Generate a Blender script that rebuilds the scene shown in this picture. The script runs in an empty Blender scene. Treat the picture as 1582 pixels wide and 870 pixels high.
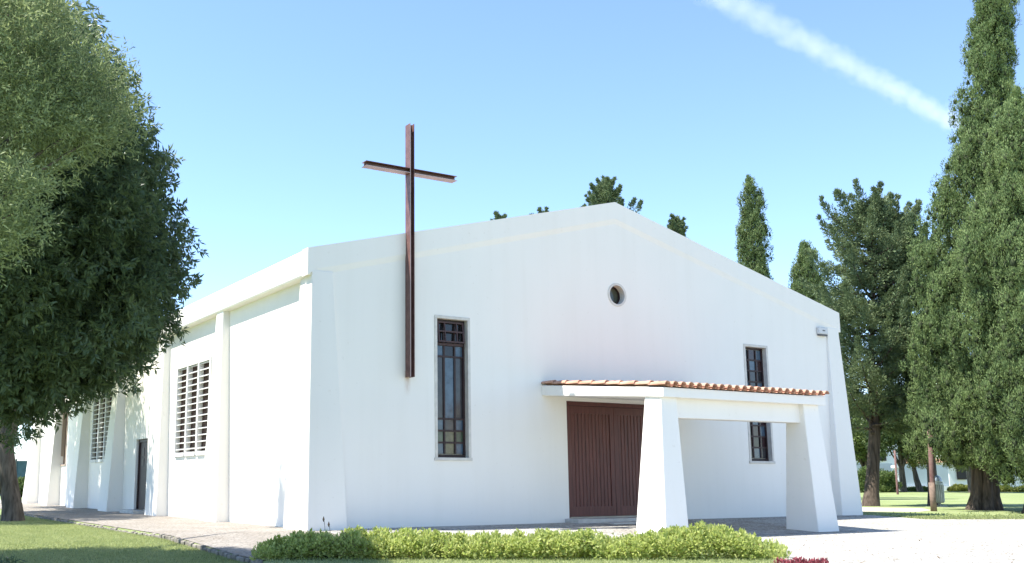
import bpy, bmesh, math, random
import numpy as np
from mathutils import Vector

scene = bpy.context.scene
random.seed(7)
RNG = np.random.default_rng(11)

# ------------------------------------------------------------------ camera
CAM = np.array([-9.682, -21.15, 1.1])
YAW, PITCH, ROLL, FPX, PPX, PPY = 0.529, 0.168, -0.002, 1558.326, 642.377, 478.354
f_ = np.array([math.sin(YAW)*math.cos(PITCH), math.cos(YAW)*math.cos(PITCH), math.sin(PITCH)])
r0 = np.array([math.cos(YAW), -math.sin(YAW), 0.0]); u0 = np.cross(r0, f_)
r_ = math.cos(ROLL)*r0 + math.sin(ROLL)*u0
u_ = -math.sin(ROLL)*r0 + math.cos(ROLL)*u0
HF = np.array([math.sin(YAW), math.cos(YAW), 0.0])      # horizontal viewing direction

cd = bpy.data.cameras.new('camera'); cam = bpy.data.objects.new('camera', cd)
scene.collection.objects.link(cam); scene.camera = cam
from mathutils import Matrix
cam.matrix_world = Matrix((( r_[0], u_[0], -f_[0], CAM[0]), (r_[1], u_[1], -f_[1], CAM[1]),
                           (r_[2], u_[2], -f_[2], CAM[2]), (0, 0, 0, 1)))
cd.sensor_width = 36; cd.lens = 36*FPX/1582
cd.shift_x = (791-PPX)/1582; cd.shift_y = (PPY-435)/1582
cd.clip_end = 20000; cd.clip_start = 0.1

# ------------------------------------------------------------------ light
SUN = np.array([-0.5, 0.2, 1.0]); SUN /= np.linalg.norm(SUN)
EL = math.asin(SUN[2]); AZ = math.atan2(SUN[0], SUN[1])
w = bpy.data.worlds.new('World'); scene.world = w; w.use_nodes = True
nt = w.node_tree; nt.nodes.clear()
sky = nt.nodes.new('ShaderNodeTexSky'); sky.sky_type = 'NISHITA'; sky.sun_disc = False
sky.sun_elevation = EL; sky.sun_rotation = AZ % (2*math.pi)
sky.altitude = 50; sky.air_density = 0.80; sky.dust_density = 0.0; sky.ozone_density = 3.0
bg = nt.nodes.new('ShaderNodeBackground'); bg.inputs['Strength'].default_value = 0.15
wo = nt.nodes.new('ShaderNodeOutputWorld')
nt.links.new(sky.outputs[0], bg.inputs[0]); nt.links.new(bg.outputs[0], wo.inputs[0])
sl = bpy.data.lights.new('sun', 'SUN'); sl.energy = 4.5; sl.angle = math.radians(0.53); sl.color = (1.0, 0.955, 0.87)
so = bpy.data.objects.new('sun', sl); scene.collection.objects.link(so)
so.location = (-30, 10, 60)
so.rotation_euler = Vector(-SUN).to_track_quat('-Z', 'Y').to_euler()
vs = scene.view_settings
vs.view_transform = 'Standard'; vs.look = 'None'; vs.gamma = 1; vs.use_curve_mapping = False
vs.exposure = 1.32
scene.cycles.max_bounces = 8; scene.cycles.diffuse_bounces = 4; scene.cycles.transparent_max_bounces = 8
scene.cycles.volume_bounces = 1

# ------------------------------------------------------------------ placing helpers
def at(px, py, h):
    """the point seen at photo pixel (px, py), h metres ahead of the camera (measured level)"""
    d = r_*(px-PPX)/FPX - u_*(py-PPY)/FPX + f_
    return CAM + d*(h/(d @ HF))
def ground(px, py, z=0.0):
    d = r_*(px-PPX)/FPX - u_*(py-PPY)/FPX + f_
    return CAM + d*((z-CAM[2])/d[2])
def hdepth(p): return float((np.asarray(p)[:3]-CAM) @ HF)
def terrain(x, y):
    z = 0.0 if y > -0.5 else (-0.16 if y < -4.5 else -0.16*(-0.5-y)/4.0)
    if x < -3.44: z -= 0.09
    return z

# ------------------------------------------------------------------ object helpers
WORLD0 = {}
def link(o): scene.collection.objects.link(o); return o
def tag(o, label=None, cat=None, group=None, kind=None):
    if label: o['label'] = label
    if cat: o['category'] = cat
    if group: o['group'] = group
    if kind: o['kind'] = kind
    return o
def thing(name, loc, label, cat, group=None):
    o = bpy.data.objects.new(name, None); o.empty_display_size = 0.2
    o.location = tuple(float(v) for v in loc); link(o)
    WORLD0[o] = np.array(loc, float)
    return tag(o, label, cat, group)
def finish(name, me, mat, parent=None, smooth=False, bevel=0):
    o = bpy.data.objects.new(name, me); link(o)
    if mat is not None:
        me.materials.clear(); me.materials.append(mat)
    if parent is not None:
        o.parent = parent; o.location = tuple(-WORLD0[parent])
    WORLD0[o] = np.zeros(3)
    if smooth:
        me.polygons.foreach_set('use_smooth', [True]*len(me.polygons))
    if bevel:
        m = o.modifiers.new('edge', 'BEVEL'); m.width = bevel; m.segments = 2; m.limit_method = 'ANGLE'
        m.angle_limit = math.radians(35)
    return o

class MB:
    def __init__(s): s.v = []; s.f = []
    def add(s, vs, fs):
        n = len(s.v); s.v += [tuple(float(c) for c in p) for p in vs]; s.f += [tuple(i+n for i in f) for f in fs]; return s
    def box(s, x0, x1, y0, y1, z0, z1):
        return s.loft([(x0,y0,z0),(x1,y0,z0),(x1,y1,z0),(x0,y1,z0)], [(x0,y0,z1),(x1,y0,z1),(x1,y1,z1),(x0,y1,z1)])
    def loft(s, a, b):
        n = len(a); fs = [tuple(range(n-1,-1,-1)), tuple(range(n, 2*n))]
        fs += [(i, (i+1)%n, n+(i+1)%n, n+i) for i in range(n)]
        return s.add(list(a)+list(b), fs)
    def tube(s, pts, rad, n=10, cap=True, lump=0.0):
        pts = np.asarray(pts, float); m = len(pts)
        rad = np.broadcast_to(np.asarray(rad, float), (m,))
        T = np.gradient(pts, axis=0); T /= np.linalg.norm(T, axis=1)[:,None]+1e-9
        ref = np.array([0,0,1.0]) if abs(T[0][2]) < .9 else np.array([1.0,0,0])
        vs = []; ph = RNG.uniform(0, 6.28, 3)
        for k in range(m):
            a = np.cross(T[k], ref); a /= np.linalg.norm(a); b = np.cross(T[k], a)
            for j in range(n):
                t = 2*math.pi*j/n
                q = 1 + lump*(math.sin(3*t+ph[0]+k*.5)*.5 + math.sin(5*t+ph[1]-k*.3)*.35 + math.sin(2*t+ph[2])*.3)
                vs.append(pts[k] + rad[k]*q*(math.cos(t)*a + math.sin(t)*b))
        fs = [(k*n+j, k*n+(j+1)%n, (k+1)*n+(j+1)%n, (k+1)*n+j) for k in range(m-1) for j in range(n)]
        if cap: fs += [tuple(range(n-1,-1,-1)), tuple(range((m-1)*n, m*n))]
        return s.add(vs, fs)
    def mesh(s, name):
        me = bpy.data.meshes.new(name); me.from_pydata(s.v, [], s.f)
        bm = bmesh.new(); bm.from_mesh(me); bmesh.ops.recalc_face_normals(bm, faces=bm.faces); bm.to_mesh(me); bm.free()
        return me
    def build(s, name, mat, parent=None, smooth=False, bevel=0):
        return finish(name, s.mesh(name), mat, parent, smooth, bevel)

def carve(me, cutter):
    """cut real openings through a wall"""
    a = bpy.data.objects.new('wall_blank', me); b = bpy.data.objects.new('opening', cutter)
    link(a); link(b)
    m = a.modifiers.new('cut', 'BOOLEAN'); m.object = b; m.operation = 'DIFFERENCE'; m.solver = 'EXACT'
    dg = bpy.context.evaluated_depsgraph_get(); dg.update()
    out = bpy.data.meshes.new_from_object(a.evaluated_get(dg))
    bpy.data.objects.remove(a); bpy.data.objects.remove(b)
    return out

# ------------------------------------------------------------------ materials
def mat(name, col, rough=0.7, spec=0.3, metal=0.0, vary=0.0, vscale=3.0, bump=0.0, bscale=40.0, col2=None, detail=4, lo=.35, hi=.65, stretch=None):
    m = bpy.data.materials.new(name); m.use_nodes = True; t = m.node_tree; p = t.nodes['Principled BSDF']
    p.inputs['Roughness'].default_value = rough; p.inputs['Metallic'].default_value = metal
    p.inputs['Specular IOR Level'].default_value = spec
    p.inputs['Base Color'].default_value = (*col, 1)
    tc = t.nodes.new('ShaderNodeTexCoord'); src = tc.outputs['Object']
    if stretch:
        mp = t.nodes.new('ShaderNodeMapping'); mp.inputs['Scale'].default_value = stretch
        t.links.new(src, mp.inputs[0]); src = mp.outputs[0]
    if vary or col2:
        n = t.nodes.new('ShaderNodeTexNoise'); n.inputs['Scale'].default_value = vscale; n.inputs['Detail'].default_value = detail
        t.links.new(src, n.inputs['Vector'])
        r = t.nodes.new('ShaderNodeValToRGB')
        c2 = col2 if col2 else tuple(c*(1-vary) for c in col)
        r.color_ramp.elements[0].position = lo; r.color_ramp.elements[1].position = hi
        r.color_ramp.elements[0].color = (*c2, 1); r.color_ramp.elements[1].color = (*col, 1)
        t.links.new(n.outputs['Fac'], r.inputs[0]); t.links.new(r.outputs[0], p.inputs['Base Color'])
    if bump:
        n = t.nodes.new('ShaderNodeTexNoise'); n.inputs['Scale'].default_value = bscale; n.inputs['Detail'].default_value = 5
        b = t.nodes.new('ShaderNodeBump'); b.inputs['Strength'].default_value = bump; b.inputs['Distance'].default_value = 0.02
        t.links.new(src, n.inputs['Vector']); t.links.new(n.outputs['Fac'], b.inputs['Height']); t.links.new(b.outputs[0], p.inputs['Normal'])
    return m

def leaf_mat(name, dark, light, trans=0.3, rough=0.5, nscale=0.8, spec=0.35, rnd=.55):
    m = bpy.data.materials.new(name); m.use_nodes = True; t = m.node_tree; p = t.nodes['Principled BSDF']
    out = t.nodes['Material Output']
    g = t.nodes.new('ShaderNodeNewGeometry'); tc = t.nodes.new('ShaderNodeTexCoord')
    n = t.nodes.new('ShaderNodeTexNoise'); n.inputs['Scale'].default_value = nscale; n.inputs['Detail'].default_value = 3
    t.links.new(tc.outputs['Object'], n.inputs['Vector'])
    a = t.nodes.new('ShaderNodeMath'); a.operation = 'MULTIPLY_ADD'; a.inputs[1].default_value = rnd; a.inputs[2].default_value = .225-rnd/2
    t.links.new(g.outputs['Random Per Island'], a.inputs[0])
    b = t.nodes.new('ShaderNodeMath'); b.operation = 'ADD'; t.links.new(a.outputs[0], b.inputs[0])
    c = t.nodes.new('ShaderNodeMath'); c.operation = 'MULTIPLY'; c.inputs[1].default_value = 0.55
    t.links.new(n.outputs['Fac'], c.inputs[0]); t.links.new(c.outputs[0], b.inputs[1])
    r = t.nodes.new('ShaderNodeValToRGB')
    r.color_ramp.elements[0].position = 0.15; r.color_ramp.elements[1].position = 0.85
    r.color_ramp.elements[0].color = (*dark, 1); r.color_ramp.elements[1].color = (*light, 1)
    t.links.new(b.outputs[0], r.inputs[0]); t.links.new(r.outputs[0], p.inputs['Base Color'])
    p.inputs['Roughness'].default_value = rough; p.inputs['Specular IOR Level'].default_value = spec
    if trans:
        tr = t.nodes.new('ShaderNodeBsdfTranslucent'); t.links.new(r.outputs[0], tr.inputs[0])
        mx = t.nodes.new('ShaderNodeMixShader'); mx.inputs[0].default_value = trans
        t.links.new(p.outputs[0], mx.inputs[1]); t.links.new(tr.outputs[0], mx.inputs[2]); t.links.new(mx.outputs[0], out.inputs[0])
    return m

def cobble_mat(name, a, b, joint, scale, dirt=None):
    m = bpy.data.materials.new(name); m.use_nodes = True; t = m.node_tree; p = t.nodes['Principled BSDF']
    p.inputs['Roughness'].default_value = 0.75; p.inputs['Specular IOR Level'].default_value = 0.25
    tc = t.nodes.new('ShaderNodeTexCoord')
    v = t.nodes.new('ShaderNodeTexVoronoi'); v.inputs['Scale'].default_value = scale
    e = t.nodes.new('ShaderNodeTexVoronoi'); e.inputs['Scale'].default_value = scale; e.feature = 'DISTANCE_TO_EDGE'
    for q in (v, e): t.links.new(tc.outputs['Object'], q.inputs['Vector'])
    r = t.nodes.new('ShaderNodeValToRGB'); r.color_ramp.elements[0].color = (*a, 1); r.color_ramp.elements[1].color = (*b, 1)
    sp = t.nodes.new('ShaderNodeSeparateColor'); t.links.new(v.outputs['Color'], sp.inputs[0]); t.links.new(sp.outputs[0], r.inputs[0])
    s = t.nodes.new('ShaderNodeMapRange'); s.inputs['From Max'].default_value = 0.09; t.links.new(e.outputs['Distance'], s.inputs['Value'])
    mx = t.nodes.new('ShaderNodeMix'); mx.data_type = 'RGBA'; mx.inputs[6].default_value = (*joint, 1)
    t.links.new(s.outputs[0], mx.inputs[0]); t.links.new(r.outputs[0], mx.inputs[7])
    n = t.nodes.new('ShaderNodeTexNoise'); n.inputs['Scale'].default_value = 0.9; n.inputs['Detail'].default_value = 6
    t.links.new(tc.outputs['Object'], n.inputs['Vector'])
    r2 = t.nodes.new('ShaderNodeValToRGB'); r2.color_ramp.elements[0].position = .3; r2.color_ramp.elements[1].position = .62
    r2.color_ramp.elements[0].color = (*(dirt or (.8,.78,.74)), 1); r2.color_ramp.elements[1].color = (1,1,1,1)
    t.links.new(n.outputs['Fac'], r2.inputs[0])
    mm = t.nodes.new('ShaderNodeMix'); mm.data_type = 'RGBA'; mm.blend_type = 'MULTIPLY'; mm.inputs[0].default_value = 1
    t.links.new(mx.outputs[2], mm.inputs[6]); t.links.new(r2.outputs[0], mm.inputs[7]); t.links.new(mm.outputs[2], p.inputs['Base Color'])
    bp = t.nodes.new('ShaderNodeBump'); bp.inputs['Strength'].default_value = .6; bp.inputs['Distance'].default_value = .02
    t.links.new(s.outputs[0], bp.inputs['Height']); t.links.new(bp.outputs[0], p.inputs['Normal'])
    return m

def plaster(name, base_=None, stain=None, base=(.86,.82,.755)):
    m = bpy.data.materials.new(name); m.use_nodes = True; t = m.node_tree; p = t.nodes['Principled BSDF']
    p.inputs['Roughness'].default_value = .85; p.inputs['Specular IOR Level'].default_value = .2
    tc = t.nodes.new('ShaderNodeTexCoord')
    def noise(scale, det, st=None):
        n = t.nodes.new('ShaderNodeTexNoise'); n.inputs['Scale'].default_value = scale; n.inputs['Detail'].default_value = det
        if st:
            mp = t.nodes.new('ShaderNodeMapping'); mp.inputs['Scale'].default_value = st
            t.links.new(tc.outputs['Object'], mp.inputs[0]); t.links.new(mp.outputs[0], n.inputs['Vector'])
        else: t.links.new(tc.outputs['Object'], n.inputs['Vector'])
        return n
    def ramp(src, lo, hi, c0, c1):
        r = t.nodes.new('ShaderNodeValToRGB'); r.color_ramp.elements[0].position = lo; r.color_ramp.elements[1].position = hi
        r.color_ramp.elements[0].color = (*c0, 1); r.color_ramp.elements[1].color = (*c1, 1); t.links.new(src, r.inputs[0]); return r.outputs[0]
    def mul(a, b):
        x = t.nodes.new('ShaderNodeMix'); x.data_type = 'RGBA'; x.blend_type = 'MULTIPLY'; x.inputs[0].default_value = 1
        t.links.new(a, x.inputs[6]); t.links.new(b, x.inputs[7]); return x.outputs[2]
    c = ramp(noise(.55, 5).outputs['Fac'], .3, .7, tuple(.975*k for k in base), base)
    streak = ramp(noise(1.0, 5, (3.2, 3.2, .22)).outputs['Fac'], .30, .52, (.982,.98,.975), (1,1,1))
    spots = ramp(noise(9, 3).outputs['Fac'], .24, .33, (.93,.92,.90), (1,1,1))
    c = mul(mul(c, streak), spots)
    if stain:
        def mth(op, a, b, cl=False):
            q = t.nodes.new('ShaderNodeMath'); q.operation = op; q.use_clamp = cl
            for k, v in ((0, a), (1, b)):
                if isinstance(v, (int, float)): q.inputs[k].default_value = v
                else: t.links.new(v, q.inputs[k])
            return q.outputs[0]
        sx = t.nodes.new('ShaderNodeSeparateXYZ'); t.links.new(tc.outputs['Object'], sx.inputs[0])
        dx = mth('MULTIPLY', mth('ABSOLUTE', mth('SUBTRACT', sx.outputs[0], stain[0]), 0), 1/.11)
        dz = mth('MULTIPLY', mth('SUBTRACT', stain[1], sx.outputs[2]), 1/.5)
        on = mth('MULTIPLY', mth('SUBTRACT', 1.0, dx, True), mth('SUBTRACT', 1.0, dz, True))
        on = mth('MULTIPLY', on, mth('GREATER_THAN', dz, -.25))
        on = mth('MULTIPLY', on, mth('MULTIPLY', noise(16, 4, (2.5, 1, .5)).outputs['Fac'], 1.3), True)
        x = t.nodes.new('ShaderNodeMix'); x.data_type = 'RGBA'; t.links.new(on, x.inputs[0]); t.links.new(c, x.inputs[6])
        x.inputs[7].default_value = (.45, .26, .15, 1); c = x.outputs[2]
    t.links.new(c, p.inputs['Base Color'])
    n = noise(55, 5); b = t.nodes.new('ShaderNodeBump'); b.inputs['Strength'].default_value = .12; b.inputs['Distance'].default_value = .02
    n2 = noise(1.3, 3); b2 = t.nodes.new('ShaderNodeBump'); b2.inputs['Strength'].default_value = .12; b2.inputs['Distance'].default_value = .08
    t.links.new(n.outputs['Fac'], b.inputs['Height']); t.links.new(n2.outputs['Fac'], b2.inputs['Height'])
    t.links.new(b2.outputs[0], b.inputs['Normal']); t.links.new(b.outputs[0], p.inputs['Normal'])
    return m

M = {}
M['plaster'] = plaster('white_plaster')
M['front'] = plaster('stained_plaster', stain=(2.44, 3.60))
M['stone'] = mat('pale_stone', (.66,.62,.56), .6, vary=.15, vscale=6, bump=.1)
M['louvre'] = mat('louvre_concrete', (.72,.71,.68), .8, vary=.12, vscale=5, bump=.1)
M['wood'] = mat('door_wood', (.135,.042,.032), .45, .4, vary=.4, vscale=2.0, stretch=(14,14,.8), bump=.15, bscale=8)
M['frame'] = mat('window_frame_brown', (.035,.016,.016), .5, .4, vary=.3, vscale=4)
M['rail'] = mat('window_rail_red', (.065,.032,.03), .5, .4, vary=.2)
M['steel'] = mat('oxide_red_steel', (.185,.095,.082), .5, .4, vary=.35, vscale=5, bump=.05, col2=(.12,.057,.05))
M['tile'] = mat('terracotta_tile', (.60,.36,.26), .85, .15, vscale=2.2, col2=(.44,.24,.165), bump=.2, bscale=25)
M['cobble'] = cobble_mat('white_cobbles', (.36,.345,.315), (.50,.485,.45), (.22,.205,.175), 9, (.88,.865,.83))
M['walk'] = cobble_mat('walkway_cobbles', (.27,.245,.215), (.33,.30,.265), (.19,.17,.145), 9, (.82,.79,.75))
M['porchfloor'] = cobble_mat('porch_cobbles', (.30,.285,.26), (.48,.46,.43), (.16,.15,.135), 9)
M['sill'] = mat('step_stone', (.55,.53,.49), .7, vary=.2, vscale=5, bump=.1)
M['path'] = mat('path_gravel', (.52,.47,.39), .9, vary=.25, vscale=8, bump=.3)
M['soil'] = mat('soil', (.07,.05,.035), .95, vary=.4, vscale=6, bump=.5, bscale=20)
M['kerb'] = mat('edging_stone', (.29,.26,.22), .85, vary=.5, vscale=6, bump=.4, bscale=15)
M['bark'] = mat('grey_bark', (.13,.11,.09), .9, .2, vary=.6, vscale=2.2, stretch=(5,5,1.0), bump=1.0, bscale=3)
M['barkred'] = mat('cypress_bark', (.13,.10,.08), .9, .2, vary=.6, vscale=2.0, stretch=(6,6,.6), bump=1.0, bscale=4)
M['bin'] = mat('bin_metal', (.24,.26,.25), .45, .5, metal=.3, vary=.2)
M['binlid'] = mat('bin_lid', (.36,.40,.41), .35, .5, metal=.4)
M['post'] = mat('rusty_post', (.13,.058,.055), .7, vary=.4, vscale=5, col2=(.19,.12,.10))
M['white'] = mat('painted_wall', (.74,.75,.76), .8, vary=.1, vscale=1)
M['bluewall'] = mat('blue_grey_wall', (.42,.49,.54), .8, vary=.15, vscale=.4)
M['dkbrown'] = mat('louvre_backing', (.060,.032,.028), .6)
M['edge'] = mat('pale_edge', (.46,.37,.36), .5)
M['dark'] = mat('dark_opening', (.03,.028,.03), .6)
M['teal'] = mat('teal_panel', (.12,.22,.26), .5, vary=.2)
M['plastic'] = mat('box_plastic', (.60,.60,.60), .4)
M['grille'] = mat('box_dark', (.12,.12,.13), .5)
M['twig'] = mat('dry_twig', (.24,.17,.11), .9, vary=.4)
M['red_petals'] = leaf_mat('red_petals', (.10,.012,.02), (.42,.10,.12), .2)
def glass(name, col, rough=.12):
    return mat(name, col, rough, .5, vary=.35, vscale=7)
G = {'b': glass('pane_blue', (.075,.115,.16)), 'g': glass('pane_grey', (.045,.042,.045)), 'y': glass('pane_olive', (.13,.125,.07)),
     'n': glass('pane_green', (.075,.10,.065)), 'd': glass('pane_dark', (.018,.016,.018)), 'r': glass('pane_red', (.045,.02,.02))}

def grass_mat():
    m = bpy.data.materials.new('lawn_ground'); m.use_nodes = True; t = m.node_tree; p = t.nodes['Principled BSDF']
    p.inputs['Roughness'].default_value = .9; p.inputs['Specular IOR Level'].default_value = .1
    tc = t.nodes.new('ShaderNodeTexCoord')
    a = t.nodes.new('ShaderNodeTexNoise'); a.inputs['Scale'].default_value = .35; a.inputs['Detail'].default_value = 6
    b = t.nodes.new('ShaderNodeTexNoise'); b.inputs['Scale'].default_value = 14; b.inputs['Detail'].default_value = 5
    for q in (a, b): t.links.new(tc.outputs['Object'], q.inputs['Vector'])
    s = t.nodes.new('ShaderNodeMath'); s.operation = 'MULTIPLY_ADD'; s.inputs[1].default_value = .55
    t.links.new(b.outputs['Fac'], s.inputs[0])
    k = t.nodes.new('ShaderNodeMath'); k.operation = 'MULTIPLY'; k.inputs[1].default_value = .5
    t.links.new(a.outputs['Fac'], k.inputs[0]); t.links.new(k.outputs[0], s.inputs[2])
    r = t.nodes.new('ShaderNodeValToRGB'); e = r.color_ramp.elements
    e[0].position = .36; e[0].color = (.17,.225,.075,1); e[1].position = .68; e[1].color = (.30,.33,.165,1)
    t.links.new(s.outputs[0], r.inputs[0]); t.links.new(r.outputs[0], p.inputs['Base Color'])
    bp = t.nodes.new('ShaderNodeBump'); bp.inputs['Strength'].default_value = .8; bp.inputs['Distance'].default_value = .05
    t.links.new(b.outputs['Fac'], bp.inputs['Height']); t.links.new(bp.outputs[0], p.inputs['Normal'])
    return m
M['lawn'] = grass_mat()
M['grass'] = leaf_mat('grass_blades', (.24,.29,.10), (.48,.50,.25), .5, .6, 1.2, .2)
M['leafA'] = leaf_mat('dark_broad_leaves', (.060,.100,.055), (.17,.22,.10), .45, .36, .8, .5, .45)
M['leafB'] = leaf_mat('silvery_olive_leaves', (.14,.185,.080), (.36,.41,.20), .42, .6, .8, .22)
M['leafA2'] = leaf_mat('mid_green_leaves', (.040,.075,.028), (.13,.17,.055), .4, .45)
M['cyp'] = leaf_mat('cypress_foliage', (.065,.115,.042), (.255,.325,.118), .14, .65, .9, .2, .25)
M['cyp2'] = leaf_mat('far_cypress_foliage', (.060,.105,.040), (.24,.30,.112), .12, .65, .7, .2, .25)
M['cedar'] = leaf_mat('cedar_foliage', (.060,.105,.055), (.23,.28,.13), .22, .6, .6, .2, .3)
M['hedge'] = leaf_mat('hedge_leaves', (.31,.39,.085), (.60,.63,.235), .6, .5, 2.0, .3)
M['shadecore'] = mat('painted_shade_green', (.050,.064,.030), .9, .1, vary=.4, vscale=6)  # dark green standing in for shade in the gaps between cypress clumps
M['dry'] = leaf_mat('dry_leaves', (.14,.09,.05), (.34,.26,.16), .3)
M['shrub'] = leaf_mat('shrub_leaves', (.045,.085,.022), (.16,.21,.06), .3, .5, 1.0, .25)
M['yellow'] = leaf_mat('yellow_shrub_leaves', (.11,.15,.03), (.28,.29,.07), .3, .5, 1.0, .25)

# ------------------------------------------------------------------ ground
xs = [-3000,-300,-60,-3.46,-3.42,20,60,300,3000]; ys = [-3000,-300,-60,-4.5,-.5,60,300,3000]
g = MB(); W_ = len(xs)
vv = [(x, y, terrain(x, y)) for y in ys for x in xs]
g.add(vv, [(j*W_+i, j*W_+i+1, (j+1)*W_+i+1, (j+1)*W_+i) for j in range(len(ys)-1) for i in range(W_-1)])
tag(g.build('lawn', M['lawn']), kind='structure')

def sheet(name, poly, m, lift):
    bm = bmesh.new(); bm.faces.new([bm.verts.new((x, y, 0)) for x, y in poly])
    for yc in (-.5, -4.5):
        bmesh.ops.bisect_plane(bm, geom=bm.verts[:]+bm.edges[:]+bm.faces[:], plane_co=(0,yc,0), plane_no=(0,1,0))
    for v in bm.verts: v.co.z = terrain(max(v.co.x, -3.4), v.co.y) + lift
    bmesh.ops.recalc_face_normals(bm, faces=bm.faces)
    me = bpy.data.meshes.new(name); bm.to_mesh(me); bm.free()
    if me.polygons and me.polygons[0].normal.z < 0: me.flip_normals()
    return tag(finish(name, me, m), kind='structure')
hb = [ground(px, 846, -.16) for px in (395, 800, 1185)]
sheet('forecourt', [(-3.4,-5.6),(hb[0][0],hb[0][1]),(hb[1][0],hb[1][1]),(hb[2][0],hb[2][1]),(ground(1196,872,-.16)[0],ground(1196,872,-.16)[1]),(-1.5,-17.0),(4,-30),(80,-30),(80,-14),(40,-7),(22.3,-3.2),(18.9,-2.3),(18.9,.1),(-3.4,.1)], M['cobble'], .008)
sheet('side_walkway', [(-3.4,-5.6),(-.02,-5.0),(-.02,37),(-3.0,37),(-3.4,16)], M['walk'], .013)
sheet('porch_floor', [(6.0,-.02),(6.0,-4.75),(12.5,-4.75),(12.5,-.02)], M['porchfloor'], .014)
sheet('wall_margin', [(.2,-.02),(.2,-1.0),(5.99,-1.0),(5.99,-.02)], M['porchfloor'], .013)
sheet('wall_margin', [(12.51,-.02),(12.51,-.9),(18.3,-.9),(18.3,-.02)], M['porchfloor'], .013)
pa = [ground(px, py) for px, py in ((1300,790.5),(1420,791),(1440,788.5),(1425,785.5),(1330,784),(1290,784))]
sheet('garden_path', [(p[0], p[1]) for p in pa], M['path'], .006)
sheet('garden_path', [(-3.0,37.2),(-.02,37.2),(0,46),(-60,46),(-60,43),(-3.0,43)], M['path'], .006)

# ------------------------------------------------------------------ chapel
Wd, L = 18.45, 34.6
ch = thing('chapel', (Wd/2, 0, 0), 'white plastered chapel with a low gable, tapering pilasters and a tiled porch', 'chapel')
def gz(x, top=True):
    z = 6.48 + (8.90-6.48)*(1-abs(x-Wd/2)/(Wd/2+.25))
    return z if top else z-.63
# front wall with openings
fw = MB().loft([(0,0,-.4),(Wd,0,-.4),(Wd,0,6.2),(Wd/2,0,8.55),(0,0,6.2)], [(0,.4,-.4),(Wd,.4,-.4),(Wd,.4,6.2),(Wd/2,.4,8.55),(0,.4,6.2)]).mesh('wall')
WZ0, WZ1 = 1.58, 5.17
WL, WR = (3.215, 4.265), (14.155, 15.21)
DX0, DX1, DZ0, DZ1 = 7.31, 10.79, .13, 3.19
ct = MB()
for a, b in (WL, WR): ct.box(a+.06, b-.06, -.5, .22, WZ0+.06, WZ1-.06)
ct.box(DX0, DX1, -.5, .25, DZ0-.02, DZ1)
RX, RZ, RR = 9.21, 6.22, .305
ct.tube([(RX,-.5,RZ),(RX,.28,RZ)], RR, 40)
finish('wall', carve(fw, ct.mesh('opening')), M['front'], ch)
# side wall with openings
LV = [(7.25, 10.6), (18.75, 22.1)]; LZ0, LZ1 = 1.87, 4.72
sw = MB().box(0, .35, .402, L, -.4, 6.2).mesh('wall')
ct = MB()
for a, b in LV: ct.box(-.5, .28, a, b, LZ0, LZ1)
ct.box(-.5, .22, 13.7, 15.15, .12, 2.56)
ct.box(-.5, .2, 27.05, 28.2, 1.87, 4.72)
finish('wall', carve(sw, ct.mesh('opening')), M['plaster'], ch)
MB().box(Wd-.35, Wd, .402, L, -.4, 6.2).build('wall', M['plaster'], ch)
MB().loft([(.36,L-.35,-.4),(Wd-.36,L-.35,-.4),(Wd-.36,L-.35,6.2),(Wd/2,L-.35,8.5),(.36,L-.35,6.2)], [(.36,L,-.4),(Wd-.36,L,-.4),(Wd-.36,L,6.2),(Wd/2,L,8.5),(.36,L,6.2)]).build('wall', M['plaster'], ch)
# roof slabs and fascias
rf = MB()
for s in (0, 1):
    e, a = (-.15, Wd/2) if not s else (Wd+.15, Wd/2)
    rf.loft([(e,.4,6.36),(a,.4,8.78),(a,.4,8.6),(e,.4,6.18)], [(e,L,6.36),(a,L,8.78),(a,L,8.6),(e,L,6.18)])
rf.build('roof', M['louvre'], ch)
def fascia_poly(y):
    return [(-.25,y,5.84),(-.25,y,6.48),(Wd/2,y,8.90),(Wd+.25,y,6.48),(Wd+.25,y,5.84),(Wd-.02,y,5.84),(Wd/2,y,8.25),(.02,y,5.84)]
def gable_ring(y, cut):
    q = fascia_poly(y); return q[:5] + [(x, yy, z+cut) for x, yy, z in q[5:]]
fm = MB().loft(gable_ring(.004, .02), gable_ring(.30, .02))
fm.loft(gable_ring(-.035, .16), gable_ring(.0035, .0))
fm.build('gable_fascia', M['plaster'], ch)
for x0, x1 in ((-.247, .15), (Wd-.15, Wd+.247)):
    MB().box(x0, x1, .31, L+.1, 5.835, 6.475).build('eave_fascia', M['plaster'], ch, bevel=.05)
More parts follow.
